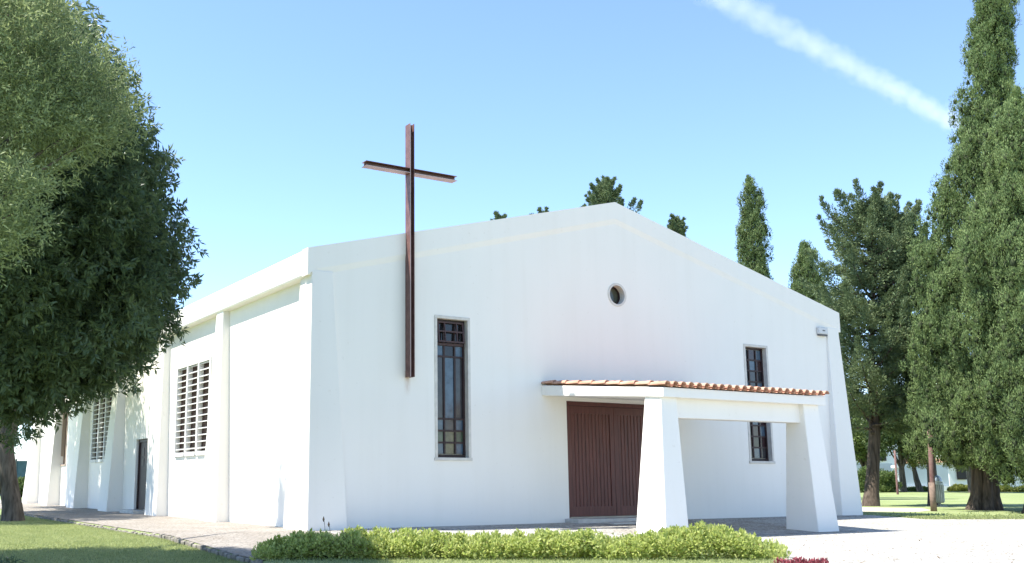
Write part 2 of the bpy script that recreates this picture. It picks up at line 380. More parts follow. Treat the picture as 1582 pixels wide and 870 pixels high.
# pilasters
def mir(p): return [(Wd-x, y, z) for x, y, z in p]
cb = [(-.30,-.35,-.4),(.70,-.35,-.4),(.70,.15,-.4),(.12,.15,-.4),(.12,1.05,-.4),(-.30,1.05,-.4)]
cb = [(x, y, -.15) for x, y, z in cb]
ctp = [(-.14,-.038,5.96),(.41,-.038,5.96),(.41,.15,5.96),(.12,.15,5.96),(.12,.62,5.96),(-.14,.62,5.96)]
MB().loft(cb, ctp).build('corner_pilaster', M['plaster'], ch, bevel=.02)
MB().loft(mir(cb), mir(ctp)).build('corner_pilaster', M['plaster'], ch, bevel=.02)
for k in range(6):
    yc = 6.13 + 5.627*k
    if k == 5: yc = 33.9
    d = .38 if k < 2 else .58
    for s in (1, -1):
        X = (lambda x: x) if s == 1 else (lambda x: Wd-x)
        MB().loft([(X(-d),yc-.68,-.1),(X(.1),yc-.68,-.1),(X(.1),yc+.68,-.1),(X(-d),yc+.68,-.1)],
                  [(X(-.2),yc-.27,5.85),(X(.1),yc-.27,5.85),(X(.1),yc+.27,5.85),(X(-.2),yc+.27,5.85)]).build('pilaster', M['plaster'], ch, bevel=.02)

# tall windows of the front
def surround(x0, x1, z0, z1, parent, t=.075):
    s = MB(); y0, y1 = -.018, .215
    s.box(x0, x0+t, y0, y1, z0+t, z1-t); s.box(x1-t, x1, y0, y1, z0+t, z1-t)
    s.box(x0, x1, y0, y1, z1-t, z1); s.box(x0-.02, x1+.02, y0-.02, y1, z0, z0+t)
    return s.build('surround', M['stone'], parent, bevel=.006)
def tall_window(x0, x1, rows, label):
    root = surround(x0, x1, WZ0, WZ1, ch); root.name = 'tall_window'; root['label'] = label
    a, b, lo, hi = x0+.077, x1-.077, WZ0+.077, WZ1-.077
    fr = MB(); yb, yf = .205, .135
    cols = [a+.055, a+.055+(b-a-.11)*.30, a+.055+(b-a-.11)*.70, b-.055]
    fr.box(a, a+.055, yf, yb, lo, hi); fr.box(b-.055, b, yf, yb, lo, hi)
    fr.box(a+.055, b-.055, yf, yb, lo, lo+.075); fr.box(a+.055, b-.055, yf, yb, hi-.05, hi)
    H = hi-lo; zz = lo+.075; spanh = H-.125
    rl = MB(); panes = []
    tot = sum(r[0] for r in rows)
    for i, (h, cs) in enumerate(rows):
        z0_, z1_ = zz, zz + spanh*h/tot; zz = z1_
        if i < len(rows)-1:
            fr.box(a+.055, b-.055, yf+.004, yb, z1_-.022, z1_+.022)
        for c in range(3):
            xa, xb = cols[c], cols[c+1]
            if c < 2: fr.box(xb-.024, xb+.024, yf+.008, yb, z0_+.022, z1_-.022)
            panes.append((cs[c], MB().box(xa+.001, xb-.001, .17+.002*((i+c)%2), .195, z0_+.015, z1_-.015)))
    fr.build('frame', M['frame'], root)
    for k, mb in panes: mb.build('pane', G[k], root)
    return root
rowsL = [(.62,'byb'),(.62,'nyn'),(.62,'bgb'),(3.3,'gbg'),(.62,'bdb'),(1.25,'ddd')]
wl = tall_window(*WL, rowsL, 'tall narrow window whose top vent stands open')
a, b = WL[0]+.14, WL[1]-.14; hz = WZ1-.14
v = MB(); yo = -.0
def slant(z): return .10 - (hz-z)*.12
zb = hz-.52
for (p, q) in ((a, a+.04), (b-.04, b), ((a+b)/2-.19, (a+b)/2-.16), ((a+b)/2+.16, (a+b)/2+.19)):
    v.loft([(p,slant(zb)-.02,zb),(q,slant(zb)-.02,zb),(q,slant(zb)+.02,zb),(p,slant(zb)+.02,zb)], [(p,slant(hz)-.02,hz),(q,slant(hz)-.02,hz),(q,slant(hz)+.02,hz),(p,slant(hz)+.02,hz)])
for zc in (zb, (zb+hz)/2, hz-.03):
    v.box(a+.002, b-.002, slant(zc)-.018, slant(zc)+.018, zc, zc+.035)
v.build('vent_sash', M['rail'], wl)
MB().box(a-.002, b+.002, .12, .134, zb-.07, zb-.01).build('transom', M['rail'], wl)
rowsR = [(1,'gbg'),(1,'rdr'),(1,'drb'),(1,'rbr'),(1,'dgd'),(1,'rrr'),(1,'bgb'),(1,'dgd'),(1,'rbr'),(1,'drb')]
tall_window(*WR, [(h, c) for h, c in rowsR], 'tall narrow window with small red and grey panes, crossed by the porch roof')
# round window
rw = MB(); n = 40
def ring(mb, ri, ro, y0, y1):
    vs = []
    for y, r in ((y0,ri),(y0,ro),(y1,ro),(y1,ri)):
        vs += [(RX+r*math.cos(2*math.pi*i/n), y, RZ+r*math.sin(2*math.pi*i/n)) for i in range(n)]
    mb.add(vs, [(a*n+i, a*n+(i+1)%n, ((a+1)%4)*n+(i+1)%n, ((a+1)%4)*n+i) for a in range(4) for i in range(n)])
ring(rw, RR-.035, RR+.03, -.015, .27); rwo = rw.build('round_window', M['stone'], ch, smooth=False)
fr = MB(); ring(fr, RR-.075, RR-.036, .18, .26); fr.build('frame', M['frame'], rwo)
MB().tube([(RX,.22,RZ),(RX,.262,RZ)], RR-.07, 40).build('pane', glass('pane_round', (.07,.072,.05)), rwo)
# main doors
md = MB(); t = .11
md.box(DX0, DX0+t, .10, .248, DZ0, DZ1); md.box(DX1-t, DX1, .10, .248, DZ0, DZ1); md.box(DX0+t, DX1-t, .10, .248, DZ1-t, DZ1)
mdo = md.build('main_door', M['wood'], ch)
xm = (DX0+DX1)/2
for (a, b) in ((DX0+t+.006, xm-.006), (xm+.006, DX1-t-.006)):
    lf = MB(); z0_, z1_ = DZ0+.02, DZ1-t-.006
    lf.box(a, a+.14, .14, .20, z0_, z1_); lf.box(b-.14, b, .14, .20, z0_, z1_)
    lf.box(a+.14, b-.14, .141, .20, z0_, z0_+.26); lf.box(a+.14, b-.14, .141, .20, z1_-.2, z1_)
    npk = 11; pw = (b-a-.28)/npk
    for i in range(npk):
        x = a+.14+i*pw
        lf.loft([(x+.004,.172,z0_+.26),(x+.02,.156,z0_+.26),(x+pw-.02,.156,z0_+.26),(x+pw-.004,.172,z0_+.26),(x+pw-.004,.2,z0_+.26),(x+.004,.2,z0_+.26)],
                [(x+.004,.172,z1_-.2),(x+.02,.156,z1_-.2),(x+pw-.02,.156,z1_-.2),(x+pw-.004,.172,z1_-.2),(x+pw-.004,.2,z1_-.2),(x+.004,.2,z1_-.2)])
    lf.box(a+.13, b-.13, .192, .21, z0_+.2, z1_-.15)
    leaf = lf.build('door_leaf', M['wood'], mdo)
st = MB().box(DX0-.15, DX1+.15, -.55, .10, -.1, .115).box(DX0+.6, DX1-.3, -1.05, -.552, -.2, .03)
st.build('door_step', M['sill'], ch, bevel=.012)
# porch
PX0, PX1, PYF = 6.5, 12.0, -4.45
pr = MB().loft([(PX0,PYF,2.94),(PX1,PYF,2.94),(PX1,-.002,3.29),(PX0,-.002,3.29)], [(PX0,PYF,3.16),(PX1,PYF,3.16),(PX1,-.002,3.56),(PX0,-.002,3.56)])
pro = pr.build('porch_roof', M['plaster'], ch, bevel=.012)
slope = (3.56-3.16)/4.45
tl = MB(); ncol, nrow = 23, 9; x0t, x1t = PX0-.07, PX1+.07; pitch = (x1t-x0t)/ncol; run = (4.45+.10)/nrow
def tz(y): return 3.165 + (y-PYF)*slope
for c in range(ncol):
    xc = x0t + (c+.5)*pitch
    for r in range(nrow):
        ya = PYF-.10 + r*run; yb_ = min(ya+run+.06, -.004)
        ja = RNG.uniform(-.006,.006); jz = RNG.uniform(-.004,.004)
        vs = []; K = 8
        for (y, rr, lift) in ((ya, .088, .034), (yb_, .074, .006)):
            for ro in (rr, rr-.016):
                for i in range(K+1):
                    th = math.pi*i/K
                    vs.append((xc+ja+ro*math.cos(th), y, tz(y)+lift+jz+.03+ro*.92*math.sin(th)))
        n1 = K+1; fs = []
        for i in range(K):
            fs += [(i, i+1, 2*n1+i+1, 2*n1+i), (n1+i, n1+i+1, 3*n1+i+1, 3*n1+i), (i, i+1, n1+i+1, n1+i), (2*n1+i, 2*n1+i+1, 3*n1+i+1, 3*n1+i)]
        fs += [(0, n1, 3*n1, 2*n1), (K, n1+K, 3*n1+K, 2*n1+K)]
        tl.add(vs, fs)
    if c < ncol-1:
        xp = xc + pitch/2
        for r in range(nrow):
            ya = PYF-.08 + r*run; yb_ = min(ya+run+.05, -.006)
            vs = []
            for (y, lift) in ((ya, .012), (yb_, .0)):
                for i in range(7):
                    th = math.pi*i/6
                    vs.append((xp+.075*math.cos(th), y, tz(y)+lift+.05-.045*math.sin(th)))
            tl.add(vs, [(i, i+1, 8+i, 7+i) for i in range(6)])
tl.build('roof_tiles', M['tile'], pro, smooth=False)
def pillar(outer_t, outer_b, inner, s):
    a = MB().loft([(outer_b,-4.55,-.35),(inner,-4.55,-.35),(inner,-3.55,-.35),(outer_b,-3.55,-.35)],
                  [(outer_t,-4.32,2.965),(inner,-4.32,2.965),(inner,-3.80,2.99),(outer_t,-3.80,2.99)])
    return a.build('porch_pillar', M['plaster'], ch, bevel=.02)
pillar(6.54, 6.30, 7.02, 1); pillar(11.86, 12.08, 11.30, -1)
MB().box(7.0, 11.32, -4.20, -3.86, 2.50, 3.0).build('porch_beam', M['plaster'], ch, bevel=.015)
# louvred windows of the side
for i, (a, b) in enumerate(LV):
    lv = MB(); bw = .14; nc = 3; cw = (b-a-bw*(nc+1))/nc
    for c in range(nc+1):
        y = a + c*(cw+bw); lv.box(-.035, .12, y if c else a+.002, y+bw if c < nc else b-.002, LZ0+.002, LZ1-.002)
    lo = lv.build('louvred_window', M['louvre'], ch, bevel=.006)
    sl_ = MB()
    for c in range(nc):
        y0_ = a + bw + c*(cw+bw)+.001; y1_ = y0_+cw-.002
        sl_.box(-.055, .12, y0_, y1_, LZ0-.02, LZ0+.10); sl_.box(-.05, .12, y0_, y1_, LZ1-.10, LZ1-.003)
        for k in range(14):
            z = LZ0+.20 + k*(LZ1-LZ0-.33)/13
            sl_.loft([(-.012,y0_,z-.018),(-.012,y1_,z-.018),(.09,y1_,z+.0),(.09,y0_,z+.0)], [(-.012,y0_,z+.014),(-.012,y1_,z+.014),(.09,y1_,z+.03),(.09,y0_,z+.03)])
    sl_.build('slats', M['louvre'], lo)
    MB().box(.125, .20, a+.002, b-.002, LZ0+.002, LZ1-.002).build('pane', M['dkbrown'], lo)
# side door
sd = MB().box(.08, .215, 13.702, 13.80, .14, 2.555).box(.08, .215, 15.05, 15.148, .14, 2.555).box(.08, .215, 13.80, 15.05, 2.46, 2.555)
sdo = sd.build('side_door', M['frame'], ch)
MB().box(.12, .20, 13.80, 15.05, .14, 2.46).build('door_leaf', mat('dark_door', (.028,.013,.018), .5), sdo)
for z in (1.62, 1.98):
    for y in (14.05, 14.5): MB().box(.108, .119, y, y+.3, z, z+.28).build('panel', M['frame'], sdo)
MB().box(-.45, .10, 13.55, 15.3, -.1, .12).build('door_step', M['sill'], ch, bevel=.01)
# plain side window far along
sf = MB().box(-.03, .19, 27.052, 27.13, 1.872, 4.718).box(-.03, .19, 28.12, 28.198, 1.872, 4.718).box(-.04, .19, 27.0, 28.25, 1.80, 1.868).box(-.03, .19, 27.13, 28.12, 4.63, 4.718)
sfo = sf.build('side_window', mat('tan_stone', (.42,.33,.26), .7), ch)
MB().box(.12, .17, 27.13, 28.12, 1.872, 4.63).build('pane', G['r'], sfo)

# things fixed to the chapel
cr = thing('steel_cross', (2.44,-.13,3.55), 'tall slender cross of rust red steel beams fixed to the front of the chapel', 'cross')
def hbeam_v(mb, xc, z0, z1, y0, y1, h, tf=.014, tw=.012):
    mb.box(xc-h/2, xc-h/2+tf, y0, y1, z0, z1); mb.box(xc+h/2-tf, xc+h/2, y0, y1, z0, z1)
    mb.box(xc-h/2+tf, xc+h/2-tf, (y0+y1)/2-tw/2, (y0+y1)/2+tw/2, z0, z1)
CX, CY0, CY1, CH = 2.44, -.255, -.015, .125
u = MB(); hbeam_v(u, CX, 3.56, 9.93, CY0, CY1, CH); upo = u.build('upright', M['steel'], cr)
ar = MB(); zc = 8.70; hh = .125
for xa, xb in ((1.15, CX-CH/2-.002), (CX+CH/2+.002, 3.76)):
    ar.box(xa, xb, CY0, CY1, zc-hh/2, zc-hh/2+.014); ar.box(xa, xb, CY0, CY1, zc+hh/2-.014, zc+hh/2)
    ar.box(xa, xb, (CY0+CY1)/2-.006, (CY0+CY1)/2+.006, zc-hh/2+.014, zc+hh/2-.014)
aro = ar.build('crossarm', M['steel'], cr)
we = MB().box(1.15, CX-CH/2-.002, CY0-.004, CY0-.0005, zc-hh/2, zc-hh/2+.014)  # thin paler strips along some front edges of the beams
we.build('pale_edge', M['edge'], aro); MB().box(CX+CH/2+.002, 3.76, CY0-.004, CY0-.0005, zc-hh/2, zc-hh/2+.014).build('pale_edge', M['edge'], aro)
MB().box(CX-CH/2, CX-CH/2+.014, CY0-.004, CY0-.0005, 3.56, 9.93).build('pale_edge', M['edge'], upo)
ab = thing('alarm_box', (17.75,-.06,5.75), 'small pale alarm box high on the chapel front under the roof edge', 'alarm box')
MB().box(17.55, 17.98, -.12, -.002, 5.70, 5.93).build('casing', M['plastic'], ab, bevel=.03)
MB().box(17.57, 17.96, -.11, -.01, 5.655, 5.698).build('base', M['grille'], ab, bevel=.01)
MB().box(17.71, 17.83, -.126, -.121, 5.80, 5.835).build('emblem', M['grille'], ab)

# ------------------------------------------------------------------ edging stones
def edging(i, y):
    wv = .20+RNG.uniform(-.03,.03); h = .008+RNG.uniform(-.028,.022); x = -3.435 + .012*math.sin(y*1.7) + RNG.uniform(-.012,.012)
    zt = terrain(-3.3, y)+h - (.03 if .3 < y < 9 else 0)
    o = MB().loft([(x-.055,y,-.4),(x+.045,y,-.4),(x+.045,y+wv,-.4),(x-.055,y+wv,-.4)],
                  [(x-.045+RNG.uniform(-.01,.01),y+.01,zt),(x+.03,y+.012,zt+.01),(x+.03,y+wv-.012,zt+RNG.uniform(-.012,.02)),(x-.045,y+wv-.01,zt)]).build('edging_stone', M['kerb'], bevel=.015)
    tag(o, 'rough grey edging stone set upright between the lawn and the side walkway', 'edging stone', 'edging stones along the walkway')
    return wv
for ya, yb_ in ((-5.6, 17.0),):
    y = ya; i = 0
    while y < yb_:
        y += edging(i, y)+.008; i += 1

# ------------------------------------------------------------------ foliage helpers
def norm(v): return v/(np.linalg.norm(v, axis=-1, keepdims=True)+1e-9)
def rsph(n): return norm(RNG.normal(size=(n,3)))
def leaf_mesh(name, P, D, Ln, Wn, S=None, mid=.45):
    n = len(P); Ln = np.broadcast_to(Ln, (n,)); Wn = np.broadcast_to(Wn, (n,))
    if S is None: S = rsph(n)
    S = norm(np.cross(D, S)) * (Wn/2)[:,None]; M_ = P + D*(Ln*mid)[:,None]
    V = np.stack([P, M_+S, P+D*Ln[:,None], M_-S], 1).reshape(-1,3)
    me = bpy.data.meshes.new(name)
    me.vertices.add(4*n); me.vertices.foreach_set('co', V.astype(np.float32).ravel())
    me.loops.add(4*n); me.loops.foreach_set('vertex_index', np.arange(4*n, dtype=np.int32))
    me.polygons.add(n); me.polygons.foreach_set('loop_start', np.arange(0,4*n,4,dtype=np.int32))
    me.update(calc_edges=True); return me
def lumps(C, R, n, up=.4, out=.6, rnd=.7, inner=.6, low=-1.0, nup=0.0, nrnd=.45):
    """n leaf seats on each lump: C (k,3) centres, R (k,3) half sizes"""
    k = len(C); d = rsph(k*n); 
    d[:,2] = np.where(d[:,2] < low, -d[:,2], d[:,2])
    rad = inner + (1-inner)*RNG.random(k*n)**.6
    P = np.repeat(C, n, 0) + d*np.repeat(R, n, 0)*rad[:,None]
    D = norm(out*d + np.array([0,0,up]) + rnd*rsph(k*n))
    return P, D, norm(d*.9 + nrnd*rsph(k*n) + np.array([0,0,nup]))
def vnoise(a, b, seed=0):
    return (np.sin(a*1.7+seed)+np.sin(b*1.3+a*.6+seed*2.1)+np.sin(a*3.1-b*2.3+seed*.7)*.6)/2.6

def profile_r(prof, z):
    zz = [p[0] for p in prof]; rr = [p[1] for p in prof]
    return np.interp(z, zz, rr)

def cypress(base, prof, label, m, nl=520, per=110, lsz=(.34,.62), leaf=(.13,.055), trunk_r=.3, lean=(0,0), group=None, name='cypress_tree', seed=1, bare=1.5, buttress=False, sz=1.0, groove=.85, extra=()):
    base = np.array(base, float)
    t = thing(name, base, label, 'tree', group)
    zmax = prof[-1][0]; z0 = prof[0][0]
    ax = lambda z: np.stack([base[0]+lean[0]*z/zmax, base[1]+lean[1]*z/zmax, base[2]+z], -1)
    tk = MB()
    if buttress:
        for j in range(7):
            a = 2*math.pi*j/7+.3; rr = trunk_r
            pts = [ax(np.array(zz)) + np.array([math.cos(a), math.sin(a), 0])*rr*o for zz, o in ((-.3,1.35),(.0,1.05),(.5,.75),(1.3,.72),(2.2,.9),(4.5,1.2))]
            tk.tube(pts, [rr*.55, rr*.5, rr*.45, rr*.42, rr*.36, rr*.15], 9, lump=.12)
    zs = np.array([-.3, 0, .5, 1.5, 3, zmax*.5, zmax*.93])
    tk.tube(ax(zs), [trunk_r*1.35, trunk_r*1.2, trunk_r, trunk_r*.9, trunk_r*.8, trunk_r*.45, .03], 12, lump=.1)
    tk.build('trunk', M['barkred'], t, smooth=True)
    zg = np.linspace(z0, zmax, 200); wgt = profile_r(prof, zg)+.12; cdf = np.cumsum(wgt); cdf /= cdf[-1]
    z = np.interp(RNG.random(nl), cdf, zg); th = RNG.uniform(0, 2*math.pi, nl)
    r = profile_r(prof, z); lob = 1 + .16*vnoise(th*3, z*.8, seed)
    depth = np.where(RNG.random(nl) < .75, RNG.uniform(.80,1.0,nl), RNG.uniform(.45,.8,nl))
    rr = np.maximum(r*lob*depth - .06, 0)
    nlob = max(24, int(nl/30)); zl = np.interp(RNG.random(nlob), cdf, zg); tl_ = RNG.uniform(0, 2*math.pi, nlob); rl = profile_r(prof, zl)
    L3 = np.stack([rl*np.cos(tl_), rl*np.sin(tl_), zl/1.9], -1); S3 = np.stack([r*np.cos(th), r*np.sin(th), z/1.9], -1)
    dd = np.sqrt(((S3[:,None,:]-L3[None])**2).sum(-1)); near = dd.argmin(1); dmin = dd.min(1)
    q_ = np.clip(dmin/(np.median(dmin)*1.9), 0, 1)**2                       # 0 on the crest of a flame-shaped lobe, 1 in the groove between lobes
    push = RNG.uniform(-.5, .5, nlob)[near]
    rr = np.maximum(rr*(1 + .10*push) + groove*(.30 - .75*q_ + .35*push) + RNG.uniform(-.30,.16,nl), 0)
    c = ax(z); c[:,0] += rr*np.cos(th); c[:,1] += rr*np.sin(th)
    s = RNG.uniform(*lsz, nl)*np.clip(.7+r*.3, .6, 1.0)
    if len(extra): c = np.concatenate([c, np.array(extra)]); s = np.concatenate([s, np.full(len(extra), .34)])
    R = np.stack([s*.72, s*.72, s*1.35], 1)
    P, D, Nn = lumps(c, R, per, up=.75, out=.45, rnd=.5, inner=.70, nrnd=.40)
    me = leaf_mesh('crown', P, D, RNG.uniform(.7,1.3,len(P))*leaf[0], RNG.uniform(.7,1.3,len(P))*leaf[1], S=Nn)
    # solid core inside every spray clump, coloured dark as painted shade
    o = finish('crown', me, m, t)
    finish('shade_cores', cores('shade_cores', c, R*.44), M['shadecore'], o)
    return t

def cores(name, C, R):
    bm = bmesh.new(); bmesh.ops.create_icosphere(bm, subdivisions=1, radius=1.0)
    v = np.array([q.co[:] for q in bm.verts]); f = np.array([[q.index for q in p.verts] for p in bm.faces]); bm.free()
    k, nv = len(C), len(v)
    V = C[:,None,:] + v[None]*R[:,None,:]*RNG.uniform(.55,1.15,(k,nv))[:,:,None]
    F = (f[None] + (np.arange(k)*nv)[:,None,None]).reshape(-1).astype(np.int32)
    me = bpy.data.meshes.new(name); me.vertices.add(k*nv); me.vertices.foreach_set('co', V.astype(np.float32).ravel())
    me.loops.add(len(F)); me.loops.foreach_set('vertex_index', F)
    me.polygons.add(len(F)//3); me.polygons.foreach_set('loop_start', np.arange(0,len(F),3,dtype=np.int32)); me.update(calc_edges=True)
    return me

def limbs(tk, start, tips, r0, sag=.0):
    for tip in tips:
        s = np.array(start(tip) if callable(start) else start, float); tip = np.array(tip, float)
        mid = (s+tip)/2 + np.array([RNG.uniform(-.2,.2), RNG.uniform(-.2,.2), .12*np.linalg.norm(tip-s)-sag])
        q = [(1-a)**2*s + 2*a*(1-a)*mid + a*a*tip for a in np.linspace(0,1,7)]
        tk.tube(q, np.linspace(r0, r0*.12, 7), 7, lump=.08)

def rosettes(P, A, nl, L, Wl, droop=.25, spread=.9):
    n = len(P); k = n*nl
    A = np.repeat(A, nl, 0); P = np.repeat(P, nl, 0)
    q = rsph(k); q = norm(q - A*(q*A).sum(1)[:,None])
    D = norm(A*RNG.uniform(.25,.9,k)[:,None] + spread*q + np.array([0,0,-droop]))
    P = P + A*RNG.uniform(-.06,.05,k)[:,None]
    return leaf_mesh('crown', P, D, RNG.uniform(.7,1.2,k)*L, RNG.uniform(.8,1.2,k)*Wl, S=norm(np.cross(D, A)*1.0+.35*rsph(k)))

def merge(name, mes, m, parent):
    P = []
    for me in mes:
        a = np.empty(len(me.vertices)*3, np.float32); me.vertices.foreach_get('co', a); P.append(a.reshape(-1,4,3))
        bpy.data.meshes.remove(me)
    V = np.concatenate(P); n = len(V)
    me = bpy.data.meshes.new(name); me.vertices.add(4*n); me.vertices.foreach_set('co', V.ravel())
    me.loops.add(4*n); me.loops.foreach_set('vertex_index', np.arange(4*n, dtype=np.int32))
    me.polygons.add(n); me.polygons.foreach_set('loop_start', np.arange(0,4*n,4,dtype=np.int32)); me.update(calc_edges=True)
    return finish(name, me, m, parent)

def broad_crown(ell, per_area, lump_r, squash=1.0, keep=None):
    """lump centres over a union of ellipsoids, mostly near the outside"""
    C = []
    for (c, R) in ell:
        c = np.array(c); R = np.array(R); n = int(per_area*(R[0]*R[1]*R[2])**(2/3))
        d = rsph(n); rad = np.where(RNG.random(n) < .8, RNG.uniform(.80,1.02,n), RNG.uniform(.35,.8,n))
        nz = 1 + .10*vnoise(d[:,0]*5, d[:,2]*5, c[0])
        C.append(c + d*R*(rad*nz)[:,None])
    C = np.concatenate(C)
    if keep is not None: C = C[keep(C)]
    return C

# ------------------------------------------------------------------ big dark tree on the left lawn
def pxw(px, py, h): return at(px, py, h)
tbase = np.array([-9.4,-3.6,terrain(-9,-3.6)])
tA = thing('broadleaf_tree', tbase, 'big dark green tree with drooping clusters of long leaves overhanging the side lawn', 'tree')
ellA = []
for (px, py, h, rx, rz) in ((-50,50,15.6,1.5,1.6),(45,140,15.2,1.35,1.4),(75,260,15.4,1.6,1.6),(105,370,15.6,1.75,1.6),(60,450,15.3,1.9,1.6),(-10,300,15.6,2.3,2.1),(165,430,16.4,1.05,1.1),(0,540,15.4,1.6,.95),(105,505,15.8,1.25,.85),(-160,300,16,2.6,3.2),(-200,60,15.8,2.4,2.6),(-160,520,15.8,2.1,1.2),(195,360,16.2,.60,.55),(165,235,15.4,.50,.60),(-40,605,15.2,1.1,.5)):
    c = at(px, py, h); ellA.append((c, (rx, rx, rz)))
ellA.append((np.array([-3.5,3.0,7.3]), (.22,.22,.7)))  # unseen clump added behind the crown to throw a leafy shadow on the wall base
lA = broad_crown(ellA, 62, .3)
trk = MB()
trk.tube([tbase+np.array([0,0,-.3]), tbase, tbase+np.array([.1,.1,1.2]), tbase+np.array([.3,-.1,2.6]), tbase+np.array([.7,-.3,4.5])], [.42,.36,.3,.27,.2], 12, lump=.12)
limbs(trk, tbase+np.array([.3,-.1,2.6]), [e[0]*.8+ (tbase+np.array([.5,0,4]))*.2 for e in ellA], .11)
trk.build('trunk', M['bark'], tA, smooth=True)
axA = norm(lA - (np.array(ellA[5][0])+np.array([-1.0,.5,0.0])))
mesA = []
nr = 27
P0 = np.repeat(lA, nr, 0); d0 = rsph(len(P0)); P0 = P0 + d0*RNG.uniform(.12,.40,len(P0))[:,None]
A0 = norm(np.repeat(axA, nr, 0)*.6 + d0*.6 + np.array([0,0,.05]))
mesA.append(rosettes(P0, A0, 9, .128, .031, droop=.35))
# hanging sprays along the lower right edge and stray twigs at the outline
sp = []
for (px, py, h) in ((290,350,16.2),(300,362,16.2),(268,330,16.2),(255,250,15.6),(248,215,15.5),(285,515,16.6),(278,500,16.6),(225,575,16.2),(205,590,16),(180,600,16),(150,600,15.9),(110,640,15.6),(85,655,15.5),(60,675,15.4),(20,680,15.3),(240,170,15.4),(215,125,15.4),(160,55,15.6),(140,20,15.6),(215,605,16.1),(270,480,16.5),(262,455,16.4),(290,525,16.6),(130,630,15.8),(240,545,16.3),(40,690,15.2),(190,110,15.5)):
    for k in range(7):
        sp.append(at(px-16+RNG.uniform(-12,12), py-8+RNG.uniform(-10,10), h+RNG.uniform(-.4,.4)))
sp = np.array(sp); mesA.append(rosettes(sp, norm(np.array([.6,-.3,-.25])+.6*rsph(len(sp))), 9, .14, .033, droop=.4))
merge('crown', mesA, M['leafA'], tA)

# leaning tree further along the lawn; its crown shades the far bays
b2 = ground(20, 806, -.09)
tC = thing('leaning_tree', b2, 'tree with a thick forked grey trunk on the lawn beside the side walkway', 'tree')
t2 = MB(); B = b2
pC = [B+np.array([0,0,-.3]), B, B+np.array([-.06,.0,.5]), B+np.array([-.22,.1,1.3]), B+np.array([-.34,.15,2.2]), B+np.array([-.1,.7,3.6]), B+np.array([.2,2.0,5.6])]
t2.tube(pC, [.44,.34,.28,.26,.24,.20,.13], 14, lump=.12)
t2.tube([B+np.array([-.1,.05,.8]), B+np.array([-.7,.3,1.6]), B+np.array([-1.2,.5,2.6]), B+np.array([-1.8,.9,4.2])], [.24,.22,.18,.10], 10, lump=.12)
ellC = [(B+np.array([-1.2,4.6,7.6]), (3.0,4.2,2.9)), (B+np.array([1.2,6.2,7.2]), (2.2,3.2,2.6)), (B+np.array([-2.4,.6,6.6]), (2.5,2.6,2.4)), (B+np.array([1.6,9.5,7.6]), (1.9,3.0,2.6)), (B+np.array([1.4,13.5,7.8]), (1.9,3.0,2.4))]
limbs(t2, B+np.array([-.1,.7,3.6]), [e[0] for e in ellC], .14)
t2.build('trunk', M['bark'], tC, smooth=True)
lC = broad_crown(ellC, 34, .4, keep=lambda C: C[:,0] < -1.0)
P0 = np.repeat(lC, 12, 0); d0 = rsph(len(P0)); P0 = P0 + d0*RNG.uniform(.15,.6,len(P0))[:,None]
merge('crown', [rosettes(P0, norm(d0+np.array([0,0,.2])), 8, .24, .06, droop=.35)], M['leafA2'], tC)

# silvery tree overhanging from the left, close to the camera
b3 = np.array([-9.9,-9.2,terrain(-9.9,-9.2)])
tB = thing('olive_tree', b3, 'grey green tree with small narrow leaves reaching in front of the dark tree', 'tree')
ellB = []
for (px, py, h, rx, rz) in ((-5,60,11.2,.9,.85),(90,150,11.4,.62,.5),(130,125,11.5,.55,.42),(60,210,11.3,.75,.5),(-30,180,11.2,1.0,.9),(20,330,10.6,.34,.42),(-40,320,10.6,.7,.7),(160,180,11.6,.42,.28),(-120,60,11.4,1.3,1.3),(150,210,11.6,.4,.25),(15,20,11.2,.7,.5)):
    ellB.append((at(px, py, h), (rx, rx, rz)))
tb = MB(); tb.tube([b3+np.array([0,0,-.3]), b3, b3+np.array([.05,.05,1.4]), b3+np.array([.2,-.2,2.8]), b3+np.array([.5,-.6,4.0])], [.26,.2,.17,.14,.1], 10, lump=.12)
limbs(tb, b3+np.array([.2,-.2,2.8]), [e[0] for e in ellB], .05)
tb.build('trunk', M['bark'], tB, smooth=True)
lB = broad_crown(ellB, 230, .16)
nB = 6; P0 = np.repeat(lB, nB, 0); d0 = rsph(len(P0)); tw = norm(.7*d0+np.array([.25,-.1,.35]))
mes = []
for j in range(5):
    Pj = P0 + d0*.10 + tw*(.05*j)
    q = rsph(len(Pj)); 
    for s in (1, -1):
        Dj = norm(tw*.8 + s*norm(q - tw*(q*tw).sum(1)[:,None])*.8)
        mes.append(leaf_mesh('x', Pj, Dj, RNG.uniform(.048,.085,len(Pj)), RNG.uniform(.013,.021,len(Pj))))
merge('crown', mes, M['leafB'], tB)

